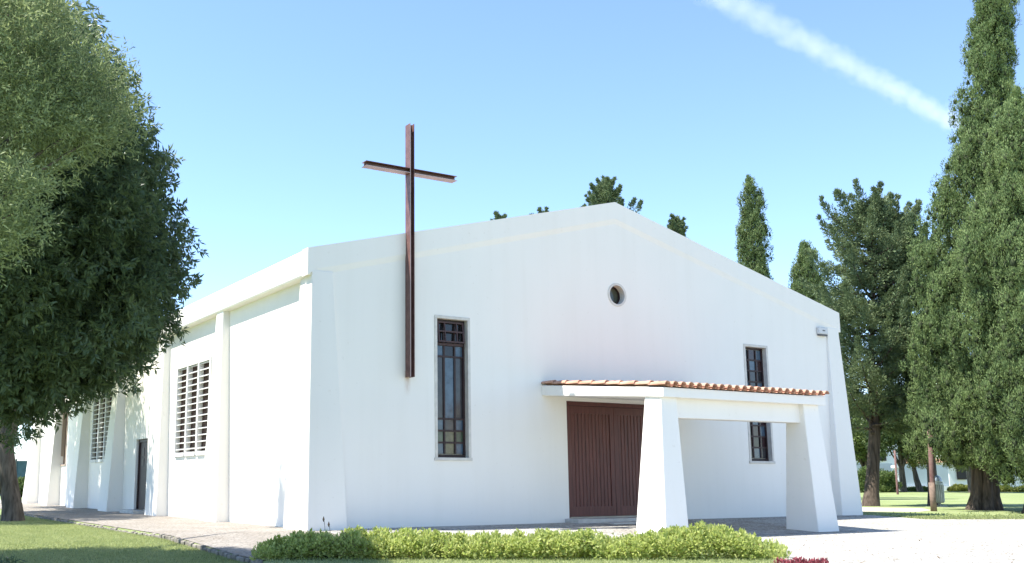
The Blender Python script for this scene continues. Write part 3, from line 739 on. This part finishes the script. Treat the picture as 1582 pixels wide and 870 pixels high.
# ------------------------------------------------------------------ cypresses on the right
def prof_from(pts, h, pxc):
    """(py, half width in px) at distance h -> (height, radius)"""
    out = []
    for py, hw in pts:
        p = at(pxc, py, h); out.append((p[2], hw*h/FPX))
    return sorted(out)
gC = ground(1522, 788, 0); hC = hdepth(gC)
cypress((gC[0], gC[1], 0), prof_from([(716,70),(690,92),(640,98),(560,100),(450,98),(370,86),(300,70),(250,54),(200,40),(130,32),(60,28),(0,24),(-40,14),(-70,2)], hC, 1522),
        'huge cypress with a fluted trunk, taller than the picture, beside the litter bin', M['cyp'], nl=5200, per=90, lsz=(.13,.31), leaf=(.095,.030), extra=[tuple(at(px, py, hP)) for px, py, hP in ((1432,660,35.4),(1440,668,35.2),(1436,682,35.3),(1446,676,35.5),(1428,672,35.7),(1442,686,35.4),(1450,662,35.4),(1438,654,35.3),(1444,650,35.6),(1430,648,35.6),(1456,676,35.8),(1452,688,35.9))], trunk_r=.42, lean=(2.35*r0[0], 2.35*r0[1]), seed=3, buttress=True)
g2 = ground(1612, 792, 0)
cypress((g2[0], g2[1], 0), prof_from([(742,44),(700,84),(600,94),(500,92),(400,84),(300,66),(235,48),(190,32),(158,16),(140,3)], hdepth(g2), 1618),
        'second tall cypress merging into the right flank of the huge fluted cypress', M['cyp'], nl=4000, per=85, lsz=(.13,.31), leaf=(.095,.030), trunk_r=.4, lean=(.6*r0[0], .6*r0[1]), seed=9, buttress=True)
def far_cypress(px, top, pts, h, label, m, seed, nl=420):
    p = at(px, top+60, h); base = np.array([p[0], p[1], 0.0])
    return cypress(base, prof_from(pts, h, px), label, m, nl=nl*4, per=60, lsz=(.16,.36), leaf=(.13,.045), groove=.30, trunk_r=.25, seed=seed, name='cypress_tree')
far_cypress(1160, 262, [(720,18),(600,26),(500,28),(425,25),(350,21),(310,15),(288,7),(274,1)], 62, 'slim pointed cypress rising behind the right slope of the chapel roof', M['cyp2'], 5)
far_cypress(1245, 365, [(730,20),(650,28),(560,30),(470,28),(430,24),(398,16),(382,6),(376,1)], 58, 'shorter blunt cypress standing between the chapel roof and the cedar', M['cyp2'], 8)

# irregular conifers with rising branches
def conifer(base, top_z, low_z, reach, label, nb, m, seed=0, trunk=(.38,), lean=(0,0), per=120, spray=(.62,.24), leaf=(.17,.06), name='cedar_tree', tips=1.0):
    base = np.array(base, float); t = thing(name, base, label, 'tree')
    H = top_z-base[2]
    def axis(z):
        a = z/H; return base + np.array([lean[0]*a, lean[1]*a, z])
    tk = MB(); zs = [-.3, 0, .6, 1.6, 3, H*.5, H*.97]
    tk.tube([axis(z)+ (np.array([.34*math.sin(z*.55), .1*math.sin(z*.7), 0]) if z > 0 else 0) for z in zs], [trunk[0]*1.7, trunk[0]*1.35, trunk[0]*1.05, trunk[0]*.92, trunk[0]*.85, trunk[0]*.4, .03], 12, lump=.1)
    C = []; R = []; A = []
    for i in range(nb):
        z = low_z-base[2] + (H-(low_z-base[2]))*((i+.5)/nb)**.92
        th = i*2.39996 + RNG.uniform(-.4,.4); rch = np.interp((z+base[2]), [q[0] for q in reach], [q[1] for q in reach])*RNG.uniform(.5,1.22)
        d = np.array([math.cos(th), math.sin(th), 0]); rise = RNG.uniform(.1,.7)*rch
        s = axis(z); tip = s + d*rch + np.array([0,0,rise])
        mid = s + d*rch*.55 + np.array([0,0,rise*.15])
        q = [(1-a)**2*s + 2*a*(1-a)*mid + a*a*tip for a in np.linspace(0,1,6)]
        tk.tube(q, np.linspace(.075, .012, 6), 6)
        td = norm(tip-mid + np.array([0,0,.35*rch]))
        for j, sz_ in enumerate((.30,.23,.16,.10)):
            C.append(tip + tips*td*(.10+.24*j) + RNG.normal(size=3)*.03); R.append((sz_*.8*tips, sz_*.8*tips, sz_*tips)); A.append(td*1.3)
        k = max(3, int(rch/.42))
        for j in range(k):
            a = .28 + .72*(j+.6)/k; p = (1-a)**2*s + 2*a*(1-a)*mid + a*a*tip
            side = np.array([-d[1], d[0], 0])
            for sd in (-1, 0, 1):
                if sd and a > .9: continue
                w_ = (1.05-a)*rch*.42
                C.append(p + side*sd*w_*RNG.uniform(.5,1.1) + np.array([0,0,RNG.uniform(-.1,.12)]))
                s1 = spray[0]*RNG.uniform(.6,1.1); R.append((s1*.8, s1*.8, spray[1]*RNG.uniform(.8,1.5))); A.append(norm(d*.8+side*sd*.6+np.array([0,0,.35])))
    # leader
    for z in np.linspace(H*.9, H-.4, 5): C.append(axis(z)); R.append((.18,.18,.4)); A.append(np.array([0,0,1.0]))
    C = np.array(C); R = np.array(R); A = np.array(A)
    P, D, Nn = lumps(C, R, per, up=.1, out=.35, rnd=.5, inner=.45, nup=.3)
    D = norm(D + .9*np.repeat(A, per, 0))
    me = leaf_mesh('crown', P, D, RNG.uniform(.7,1.3,len(P))*leaf[0], RNG.uniform(.7,1.3,len(P))*leaf[1], S=Nn)
    tk.build('trunk', M['barkred'], t, smooth=True)
    finish('crown', me, m, t); return t
gT = ground(1346, 782, 0); hT = hdepth(gT)
def zat(py, h, px=1340): return float(at(px, py, h)[2])
sc_ = hT/FPX
conifer((gT[0], gT[1], 0), zat(316,hT), zat(672,hT), [(zat(690,hT),78*sc_),(zat(600,hT),84*sc_),(zat(500,hT),86*sc_),(zat(400,hT),74*sc_),(zat(345,hT),44*sc_),(zat(312,hT),10*sc_)],
        'broad dark cedar with ragged upturned branches and a leaning trunk beside the chapel', 84, M['cedar'], 1, (.27,), lean=(1.1*r0[0], 1.1*r0[1]), per=95, spray=(.50,.19), leaf=(.14,.045))
gD = ground(1440, 783, 0); hD = hdepth(gD)+1.5; pD = at(1440, 742, hD)
conifer((pD[0], pD[1], 0), zat(338,hD), zat(690,hD), [(zat(700,hD),70*sc_),(zat(600,hD),62*sc_),(zat(500,hD),58*sc_),(zat(400,hD),40*sc_),(zat(338,hD),6*sc_)],
        'narrower cedar half hidden between the broad cedar and the huge cypress', 70, M['cedar'], 2, (.2,), lean=(-.5*r0[0], -.5*r0[1]), per=95, spray=(.50,.19), leaf=(.14,.045))
def tip_conifer(px, top, wpx_at, h, label, nb=60, seed=1):
    p = at(px, top, h); s = h/FPX
    py2, hw = wpx_at
    zt, z2 = float(at(px, top, h)[2]), float(at(px, py2, h)[2])
    slope_ = hw*s/(zt-z2); zl = max(2.0, zt-9)
    conifer((p[0], p[1], 0), zt, zl, [(zl, min(slope_*(zt-zl)*.6, 4.0)), (z2, hw*s), (zt, .15)], label, nb, M['cedar'], seed, (.3,), per=60, spray=(.42,.22), leaf=(.18,.06), name='conifer_tree', tips=.6)
tip_conifer(935, 284, (318, 27), 66, 'conifer top showing above the ridge of the chapel roof', 80)
tip_conifer(1045, 343, (366, 9), 66, 'small pointed conifer tip just right of the roof ridge', 60)
tip_conifer(773, 340, (350, 4), 62, 'thin dark conifer tip above the left roof slope, the leftmost tip', 60)
tip_conifer(838, 334, (342, 7), 62, 'faint sprigs of a conifer top above the roof between two other tips', 60)

# ------------------------------------------------------------------ hedge before the forecourt
hdg = thing('hedge', ground(800, 862, -.16), 'low bright green hedge of small upright leaves in front of the chapel forecourt', 'hedge')
topx = [398, 430, 470, 560, 650, 735, 830, 900, 960, 1020, 1060, 1100, 1150, 1185, 1205]
topy = [850, 832, 826, 822, 824, 830, 824, 824, 832, 824, 816, 812, 826, 842, 862]
C = []; R = []
for px in np.arange(402, 1204, 3.2):
    g0 = ground(px, 866, -.16); h0 = hdepth(g0)
    ty = np.interp(px, topx, topy)
    for k in range(6):
        dh = RNG.uniform(0, 1.25) ; h = h0+dh
        zt = at(px, ty + 6*vnoise(px*.085, h*2.0, 2.0) + RNG.uniform(-1,12), h)[2]
        a = math.sin(math.pi*np.clip(.18+.75*dh/1.3, 0, 1))
        zt = -.16 + max(.10, (zt+.16)*(.62+.38*a))
        p = at(px+RNG.uniform(-8,8), 800, h)
        s = RNG.uniform(.07,.13)
        zc_ = zt-s*1.1 if k < 4 else RNG.uniform(-.1, max(-.05, zt-s))
        C.append((p[0], p[1], zc_)); R.append((s, s, s*1.3))
for _ in range(150):
    px = RNG.uniform(402, 1200); h = hdepth(ground(px, 866, -.16)) + RNG.uniform(.1, 1.1)
    p = at(px, np.interp(px, topx, topy) - RNG.uniform(-3, 6), h)
    for j in range(2):
        C.append((p[0], p[1], p[2]-.05-.07*j)); R.append((.03, .03, .05))
C = np.array(C); R = np.array(R)
P, D, Nn = lumps(C, R, 34, up=.5, out=.9, rnd=.7, inner=.5, nup=.6)
ok = P[:,2] > -.16; P, D, Nn = P[ok], D[ok], Nn[ok]
finish('leaves', leaf_mesh('leaves', P, D, RNG.uniform(.045,.085,len(P)), RNG.uniform(.024,.044,len(P)), S=Nn), M['hedge'], hdg)
dry = RNG.random(len(P)) < .07*(1+2.5*(vnoise(P[:,0]*2.2, P[:,1]*2.2, 4.0) > .45))
finish('dry_leaves', leaf_mesh('dry_leaves', P[dry]-np.array([0,0,.015]), norm(D[dry]+.5*rsph(int(dry.sum()))), RNG.uniform(.035,.06,int(dry.sum())), RNG.uniform(.012,.022,int(dry.sum()))), M['dry'], hdg)
# stalks sticking out of the hedge top
for i, (px, tops) in enumerate(((505, 798), (513, 806))):
    q = at(px, 830, hdepth(ground(px, 866, -.16))+.9); top = at(px-5, tops, hdepth(q))
    s = thing('seed_stalk', (q[0], q[1], -.15), ['dry seed stalk, the taller of two rising from the hedge before the corner pilaster', 'dry seed stalk, the shorter of two rising from the hedge before the corner pilaster'][i], 'plant')
    mb = MB().tube([(q[0],q[1],-.16), ((q[0]+top[0])/2+.01,(q[1]+top[1])/2,(top[2]-.1)/2), top], [.006,.005,.004], 5); mb.build('stem', M['twig'], s)
    MB().tube([top-np.array([0,0,.09]), top-np.array([0,0,.05]), top], [.004,.02,.004], 6).build('seed_head', M['twig'], s)
# red plants at the right end of the hedge
rp = ground(1238, 874, -.16)
red = thing('red_plant', rp, 'low dark red leafy plant at the right end of the hedge on the cobbles', 'plant')
C = np.array([rp + r0*RNG.uniform(-.36,.36) + HF*RNG.uniform(-.15,.15) + np.array([0,0,RNG.uniform(-.01,.045)]) for _ in range(46)]); 
P, D, Nn = lumps(C, np.full((46,3), .06), 26, up=.8, out=.5, rnd=.6)
finish('leaves', leaf_mesh('leaves', P, D, RNG.uniform(.03,.055,len(P)), RNG.uniform(.018,.03,len(P)), S=Nn), M['red_petals'], red)
# little dark plant at the near left corner
lp = ground(6, 884, -.25)
pl = thing('leafy_plant', lp, 'small dark plant with spreading pointed leaves at the near edge of the lawn', 'plant')
n_ = 130; P = np.repeat((lp+np.array([0,0,.02]))[None], n_, 0) + RNG.normal(size=(n_,3))*np.array([.09,.09,.03]) + np.array([0,0,1.0])*RNG.uniform(0,.10,n_)[:,None]
D = norm(rsph(n_)*np.array([1,1,.35]) + np.array([0,0,.45]))
finish('leaves', leaf_mesh('leaves', P, D, RNG.uniform(.10,.20,n_), RNG.uniform(.022,.035,n_)), M['leafA'], pl)
tq = MB(); a, b = ground(49, 834, -.235), ground(66, 819, -.235)
tq.tube([a, (a+b)/2+np.array([.05,0,.02]), b], [.014,.012,.006], 6)
tag(tq.build('fallen_twig', M['twig']), 'bare brown twig lying on the sunlit part of the lawn', 'twig')

# ------------------------------------------------------------------ grass
def blades(name, pts, L0, L1, wd):
    pts = np.asarray(pts); n = len(pts)
    D = norm(np.stack([RNG.normal(0,.75,n), RNG.normal(0,.75,n), np.ones(n)], 1))
    o = finish(name, leaf_mesh(name, pts, D, RNG.uniform(L0,L1,n), wd*RNG.uniform(.7,1.3,n), mid=.25), M['grass'])
    return tag(o, 'short mown lawn grass', 'grass', kind='stuff')
pts = []
n = 260000; X = RNG.uniform(-9.5,-3.47,n); Y = -10 + 27*RNG.random(n)**1.5
pts.append(np.stack([X, Y, np.array([terrain(-5, y) for y in Y])], 1))
for _ in range(36000):
    px = RNG.uniform(0, 1205); py = RNG.uniform(855, 880); q = ground(px, py, -.16)
    if q[0] > -3.44 and hdepth(q) < hdepth(ground(px, 864, -.16)): pts.append(q[None])
ne = 9000; ye = RNG.uniform(-5.8,17,ne)
pts.append(np.stack([RNG.normal(-3.53,.05,ne), ye, np.array([terrain(-5, y) for y in ye])], 1))
pts[-1] = pts[-1][pts[-1][:,0] < -3.47]
blades('grass', np.concatenate(pts), .03, .065, .012)
pts = []
for _ in range(30000):
    x = RNG.uniform(18.9, 45); edge = -2.3-(x-18.9)*.26 if x < 22.3 else -3.2-(x-22.3)*.215
    y = edge + abs(RNG.normal(0, 1))**1.5*.55 + .02*math.sin(x*9) + RNG.uniform(-.12,.1)
    pts.append((x, y, terrain(x, y)))
blades('grass', pts, .04, .09, .035)

lit = []
for _ in range(420):
    px = RNG.uniform(1180, 1590); q = ground(px, RNG.uniform(812, 880), -.15); lit.append((q[0], q[1], terrain(q[0], q[1])+.016))
for _ in range(260):
    px = RNG.uniform(400, 1210); q = at(px, 800, hdepth(ground(px, 866, -.16))+1.2+abs(RNG.normal(0,.35))); lit.append((q[0], q[1], terrain(q[0], q[1])+.016))
lit = np.array(lit); nl_ = len(lit)
D_ = norm(RNG.normal(size=(nl_,3))*np.array([1,1,.15])); 
tag(finish('leaf_litter', leaf_mesh('leaf_litter', lit, D_, RNG.uniform(.03,.08,nl_), RNG.uniform(.015,.04,nl_), S=np.array([[0,0,1.0]])+.3*rsph(nl_)), M['dry']), 'dry fallen leaves scattered on the pale cobbles', 'leaf litter', kind='stuff')

# ------------------------------------------------------------------ litter bin, posts
gb = ground(1452, 783, 0); bn = thing('litter_bin', gb, 'grey slatted litter bin with a domed lid beside the rusty post', 'litter bin')
s = hdepth(gb)/FPX; hb_ = 47*s
bx, by_ = gb[0], gb[1]
rb = 13.5*s/2*1.0
body = MB().tube([(bx,by_,.16),(bx,by_,.22),(bx,by_,hb_*.70)], [rb*.92, rb, rb*1.06], 18)
bo = body.build('body', M['bin'], bn, smooth=False)
slt = MB()
for j in range(18):
    a = 2*math.pi*j/18; slt.tube([(bx+rb*1.02*math.cos(a), by_+rb*1.02*math.sin(a), .2), (bx+rb*1.08*math.cos(a), by_+rb*1.08*math.sin(a), hb_*.69)], .016, 5)
slt.build('slats', M['binlid'], bo)
MB().tube([(bx,by_,hb_*.70),(bx,by_,hb_*.75)], [rb*1.18, rb*1.18], 20).build('rim', M['binlid'], bn)
dz = [(hb_*.75, 1.0), (hb_*.82,.97), (hb_*.90,.80), (hb_*.96,.5), (hb_,.12)]
MB().tube([(bx,by_,z) for z,_ in dz], [rb*k for _,k in dz], 20).build('lid', M['binlid'], bn, smooth=True)
MB().box(bx-.2, bx+.2, by_-.2, by_+.2, -.02, .05).tube([(bx,by_,.04),(bx,by_,.18)], .05, 8).build('foot', M['bin'], bn)
gp = ground(1443, 790, 0); hp = hdepth(gp)
ps = thing('metal_post', gp, 'thick rusty red post in the lawn under the edge of the huge cypress', 'post')
tp = at(1436, 664, hp)
MB().tube([gp-np.array([0,0,.3]), gp, gp*.5+tp*.5, tp], [.095,.09,.085,.08], 14).build('shaft', M['post'], ps, smooth=True)
MB().tube([gp+np.array([0,0,-.1]), gp+np.array([0,0,1.0])], [.105,.10], 14).build('sleeve', mat('pale_sleeve', (.24,.17,.13), .8, vary=.4, vscale=6), ps, smooth=True)
gq = ground(1387, 764, 0); hq = hdepth(gq); tq_ = at(1382, 696, hq)
p2 = thing('wooden_post', gq, 'thin brown post standing on the far lawn between the cedar trunk and the white gatepost', 'post')
MB().tube([gq-np.array([0,0,.3]), gq, tq_], [.085,.08,.07], 10).build('shaft', M['post'], p2, smooth=True)

# ------------------------------------------------------------------ far side of the park
HB = 104.0
def far_box(name, px0, px1, py0, py1, h, m, label=None, cat=None, depth=1.0, parent=None):
    a, b = at(px0, 742, h), at(px1, 742, h); z0, z1 = float(at(px0, py1, h)[2]), float(at(px0, py0, h)[2])
    z0 = min(z0, -.1) if py1 >= 752 else z0
    d = HF*depth
    mb = MB().loft([(*a[:2],z0),(*b[:2],z0),(*(b+d)[:2],z0),(*(a+d)[:2],z0)], [(*a[:2],z1),(*b[:2],z1),(*(b+d)[:2],z1),(*(a+d)[:2],z1)])
    o = mb.build(name, m, parent)
    if label: tag(o, label, cat)
    return o
fb = at(1430, 742, HB); fb[2] = 0
gw = thing('garden_wall', fb, 'long blue grey boundary wall seen under the trees at the far side of the park', 'wall')
far_box('wall', 1392, 1466, 719, 760, HB, M['bluewall'], depth=.4, parent=gw)
far_box('wall', 1322, 1380, 716, 760, HB+.6, M['bluewall'], depth=.4, parent=gw)
far_box('plinth', 1391, 1467, 751, 760, HB-.25, M['white'], depth=.2, parent=gw)
gg = at(1387, 742, HB-1.5); gg[2] = 0
gpst = thing('gatepost', gg, 'white rounded gatepost with a dark gate at the end of the blue grey wall', 'gatepost')
far_box('pillar', 1388, 1396, 723, 760, HB-1.5, M['white'], depth=.8, parent=gpst)
far_box('cap', 1385, 1397, 719, 723, HB-1.6, M['white'], depth=1.0, parent=gpst)
far_box('gate', 1383.5, 1388, 733, 760, HB-1.2, M['grille'], depth=.1, parent=gpst)
hs = at(1500, 742, HB+4); hs[2] = 0
hou = thing('house', hs, 'low white house with dark windows behind the fluted cypress trunk', 'house')
far_box('wall', 1467, 1600, 714, 760, HB+4, M['white'], depth=8, parent=hou)
for a, b in ((1480,1494),(1510,1522),(1545,1560)):
    wn = far_box('window', a, b, 719, 741, HB+3.8, M['frame'], depth=.15, parent=hou)
    far_box('pane', a+1, b-1, 720.5, 739.5, HB+3.74, M['dark'], depth=.05, parent=wn)
far_box('roof', 1463, 1604, 708, 714, HB+3.3, M['tile'], depth=9.5, parent=hou)
h2 = at(1330, 742, 125); h2[2] = 0
hou2 = thing('house', h2, 'white two storey house glimpsed between the chapel corner and the cedar trunk', 'house')
far_box('wall', 1280, 1420, 672, 760, 125, M['white'], depth=9, parent=hou2)
for a in (1322, 1360, 1392):
    wn = far_box('window', a, a+12, 690, 712, 124.8, M['frame'], depth=.15, parent=hou2)
    far_box('pane', a+1, a+11, 691.5, 710.5, 124.74, M['dark'], depth=.05, parent=wn)
a, b = at(1275, 742, 124), at(1425, 742, 124); zt = float(at(1340, 672, 125)[2]); d = HF*11
MB().loft([(*a[:2],zt),(*b[:2],zt),(*(b+d)[:2],zt),(*(a+d)[:2],zt)], [(*(a+d*.45)[:2],zt+2),(*(b+d*.45)[:2],zt+2),(*(b+d*.55)[:2],zt+2),(*(a+d*.55)[:2],zt+2)]).build('roof', M['tile'], hou2)
def shrub(px0, px1, top, bot, h, label, m, nl=46, cat='shrub', name='shrub', grp=None):
    s = h/FPX; p = at((px0+px1)/2, 742, h); p[2] = 0
    t = thing(name, p, label, cat, grp)
    zt = float(at(px0, top, h)[2]); wv = (px1-px0)*s
    C = []; R = []
    for _ in range(nl):
        u = RNG.uniform(-1,1); e = math.sqrt(max(0,1-u*u*.85)); q = p + r0*u*wv/2*.9 + HF*RNG.uniform(-.5,.5)
        C.append((q[0], q[1], RNG.uniform(.15, max(.2, zt*e-.2)))); R.append((.42,.42,.36))
    C = np.array(C); R = np.array(R)*min(1, zt/1.6)
    P, D, Nn = lumps(C, R, 150, up=.5, out=.6, rnd=.8, inner=.3)
    st_ = MB()
    for k in range(5): st_.tube([(p[0],p[1],-.1), tuple(C[k]*.9+p*.1)], [.05,.015], 5)
    st_.build('stems', M['twig'], t)
    finish('leaves', leaf_mesh('leaves', P, D, RNG.uniform(.12,.22,len(P)), RNG.uniform(.06,.11,len(P)), S=Nn), m, t)
shrub(1322, 1350, 722, 758, 88, 'rounded green shrub between the chapel corner and the cedar trunk', M['shrub'])
shrub(1358, 1384, 722, 758, 90, 'rounded green shrub just right of the cedar trunk', M['shrub'])
shrub(1466, 1500, 748, 758, 96, 'low yellow green shrub in front of the low white house', M['yellow'], 40)
shrub(1400, 1440, 751, 758, 97, 'low dark shrub at the foot of the blue grey wall', M['shrub'], 40)
shrub(1532, 1565, 749, 761, 92, 'low bright plants to the right of the fluted cypress trunk', M['yellow'], 50)
shrub(1566, 1610, 750, 761, 90, 'low bright plants at the picture edge beyond the fluted cypress trunk', M['yellow'], 50)
# small leaning tree before the far wall
gs = at(1421, 742, 95); gs[2] = 0
stree = thing('small_tree', gs, 'small bare stemmed tree leaning in front of the blue grey wall', 'tree')
tp1 = at(1412, 722, 95); tp2 = at(1417, 705, 95)
MB().tube([gs-np.array([0,0,.2]), gs, gs*.5+tp1*.5+np.array([-.1,0,0]), tp1, tp2], [.38,.3,.24,.17,.06], 10, lump=.1).build('trunk', M['bark'], stree, smooth=True)
C = np.array([tp2 + r0*RNG.uniform(-1.1,1.1) + HF*RNG.uniform(-.9,.9) + np.array([0,0,RNG.uniform(-.9,1.2)]) for _ in range(34)])
P, D, Nn = lumps(C, np.full((34,3), .42), 110, up=.4, out=.6, rnd=.8)
finish('crown', leaf_mesh('crown', P, D, RNG.uniform(.14,.24,len(P)), RNG.uniform(.06,.1,len(P)), S=Nn), M['yellow'], stree)
# second far trunk and the trees closing the background
def round_tree(px, top, wpx, h, label, m, trunk_top=690, nl=150):
    p = at(px, 742, h); p[2] = 0; s = h/FPX; t = thing('park_tree', p, label, 'tree')
    zt = float(at(px, top, h)[2]); zb_ = float(at(px, trunk_top, h)[2]); cz = (zt+zb_)/2
    C = broad_crown([((p[0],p[1],cz), (wpx*s, wpx*s, (zt-zb_)/2))], nl/ (wpx*s*wpx*s*(zt-zb_)/2)**(2/3), .5)
    tk = MB().tube([p-np.array([0,0,.3]), p, p+np.array([.1,.1,zb_*.6]), (p[0],p[1],cz)], [.4,.3,.24,.1], 10, lump=.1)
    limbs(tk, p+np.array([.1,.1,zb_*.6]), C[:8], .08)
    tk.build('trunk', M['bark'], t, smooth=True)
    P, D, Nn = lumps(C, np.full((len(C),3), .75), 130, up=.3, out=.6, rnd=.8, inner=.4)
    finish('crown', leaf_mesh('crown', P, D, RNG.uniform(.22,.36,len(P)), RNG.uniform(.11,.18,len(P)), S=Nn), m, t)
round_tree(1500, 560, 62, 86, 'dark round park tree filling the gap behind the huge cypress trunk', M['leafA2'], 702)
round_tree(1395, 600, 55, 92, 'round park tree behind the cedars, showing under their branches', M['leafA2'], 704)
round_tree(1338, 628, 42, 98, 'round park tree between the chapel corner and the white two storey house', M['shrub'], 712, 90)
# far left, behind the leaning tree
round_tree(-40, 560, 60, 82, 'round park tree far beyond the leaning tree at the end of the walkway', M['leafA2'], 715)
fl = at(30, 742, 84); fl[2] = 0
fnc = thing('panel_fence', fl, 'teal metal panel fence glimpsed beside the grey leaning trunk', 'fence')
far_box('panel', -20, 44, 712, 760, 84, M['teal'], depth=.1, parent=fnc)
for px in (-18, 2, 22, 42): far_box('post', px, px+2, 709, 760, 83.85, M['bin'], depth=.12, parent=fnc)
shrub(22, 44, 735, 765, 72, 'green shrub between the grey leaning trunk and the far end of the chapel', M['shrub'], 40)

# ------------------------------------------------------------------ vapour trail
a, b = at(1020, -44, 3000.0), at(1640, 292, 3000.0)
za = 1650.0
def at_z(px, py, z):
    d = r_*(px-PPX)/FPX - u_*(py-PPY)/FPX + f_
    return CAM + d*((z-CAM[2])/d[2])
q0, q1 = at_z(1010, -62, za), at_z(1672, 296, za)
ax = (q1-q0)/np.linalg.norm(q1-q0); Lt = float(np.linalg.norm(q1-q0)); kk = 48
RT = 68.0
vt = MB().tube([(Lt*i/(kk-1), 0, 0) for i in range(kk)], [RT+5*math.sin(i*1.9)+4*math.sin(i*4.1) for i in range(kk)], 16, lump=.05)
vm = bpy.data.materials.new('vapour'); vm.use_nodes = True; t = vm.node_tree; t.nodes.clear()
out = t.nodes.new('ShaderNodeOutputMaterial'); pv = t.nodes.new('ShaderNodeVolumePrincipled')
pv.inputs['Color'].default_value = (1,1,1,1); pv.inputs['Anisotropy'].default_value = 0.0
def math_node(op, a, b=None, clamp=False):
    n = t.nodes.new('ShaderNodeMath'); n.operation = op; n.use_clamp = clamp
    for k, v in ((0, a), (1, b)):
        if v is None: continue
        if isinstance(v, (int, float)): n.inputs[k].default_value = v
        else: t.links.new(v, n.inputs[k])
    return n.outputs[0]
tc = t.nodes.new('ShaderNodeTexCoord'); mp = t.nodes.new('ShaderNodeMapping'); mp.inputs['Scale'].default_value = (.55, 1.0, 1.0)
mp.inputs['Rotation'].default_value = (0, 0, .6)
t.links.new(tc.outputs['Object'], mp.inputs[0])
nz = t.nodes.new('ShaderNodeTexNoise'); nz.inputs['Scale'].default_value = .020; nz.inputs['Detail'].default_value = 6; nz.inputs['Roughness'].default_value = .6
t.links.new(mp.outputs[0], nz.inputs['Vector'])
sx = t.nodes.new('ShaderNodeSeparateXYZ'); t.links.new(tc.outputs['Object'], sx.inputs[0])
rr_ = math_node('SQRT', math_node('ADD', math_node('MULTIPLY', sx.outputs[1], sx.outputs[1]), math_node('MULTIPLY', sx.outputs[2], sx.outputs[2])))
fall = math_node('SUBTRACT', .92, math_node('DIVIDE', rr_, RT))           # thins out towards its rim
den = math_node('ADD', fall, math_node('MULTIPLY', math_node('SUBTRACT', nz.outputs['Fac'], .56), 1.6), True)
t.links.new(math_node('MULTIPLY', den, .0046), pv.inputs['Density'])
t.links.new(pv.outputs[0], out.inputs['Volume'])
vo = tag(vt.build('vapour_trail', vm), 'thin white vapour trail slanting across the blue sky', 'vapour trail')
X = Vector(ax); Z = Vector((0,0,1)); Y = Z.cross(X).normalized(); Z = X.cross(Y)
vo.matrix_world = Matrix(((X.x,Y.x,Z.x,q0[0]),(X.y,Y.y,Z.y,q0[1]),(X.z,Y.z,Z.z,q0[2]),(0,0,0,1)))
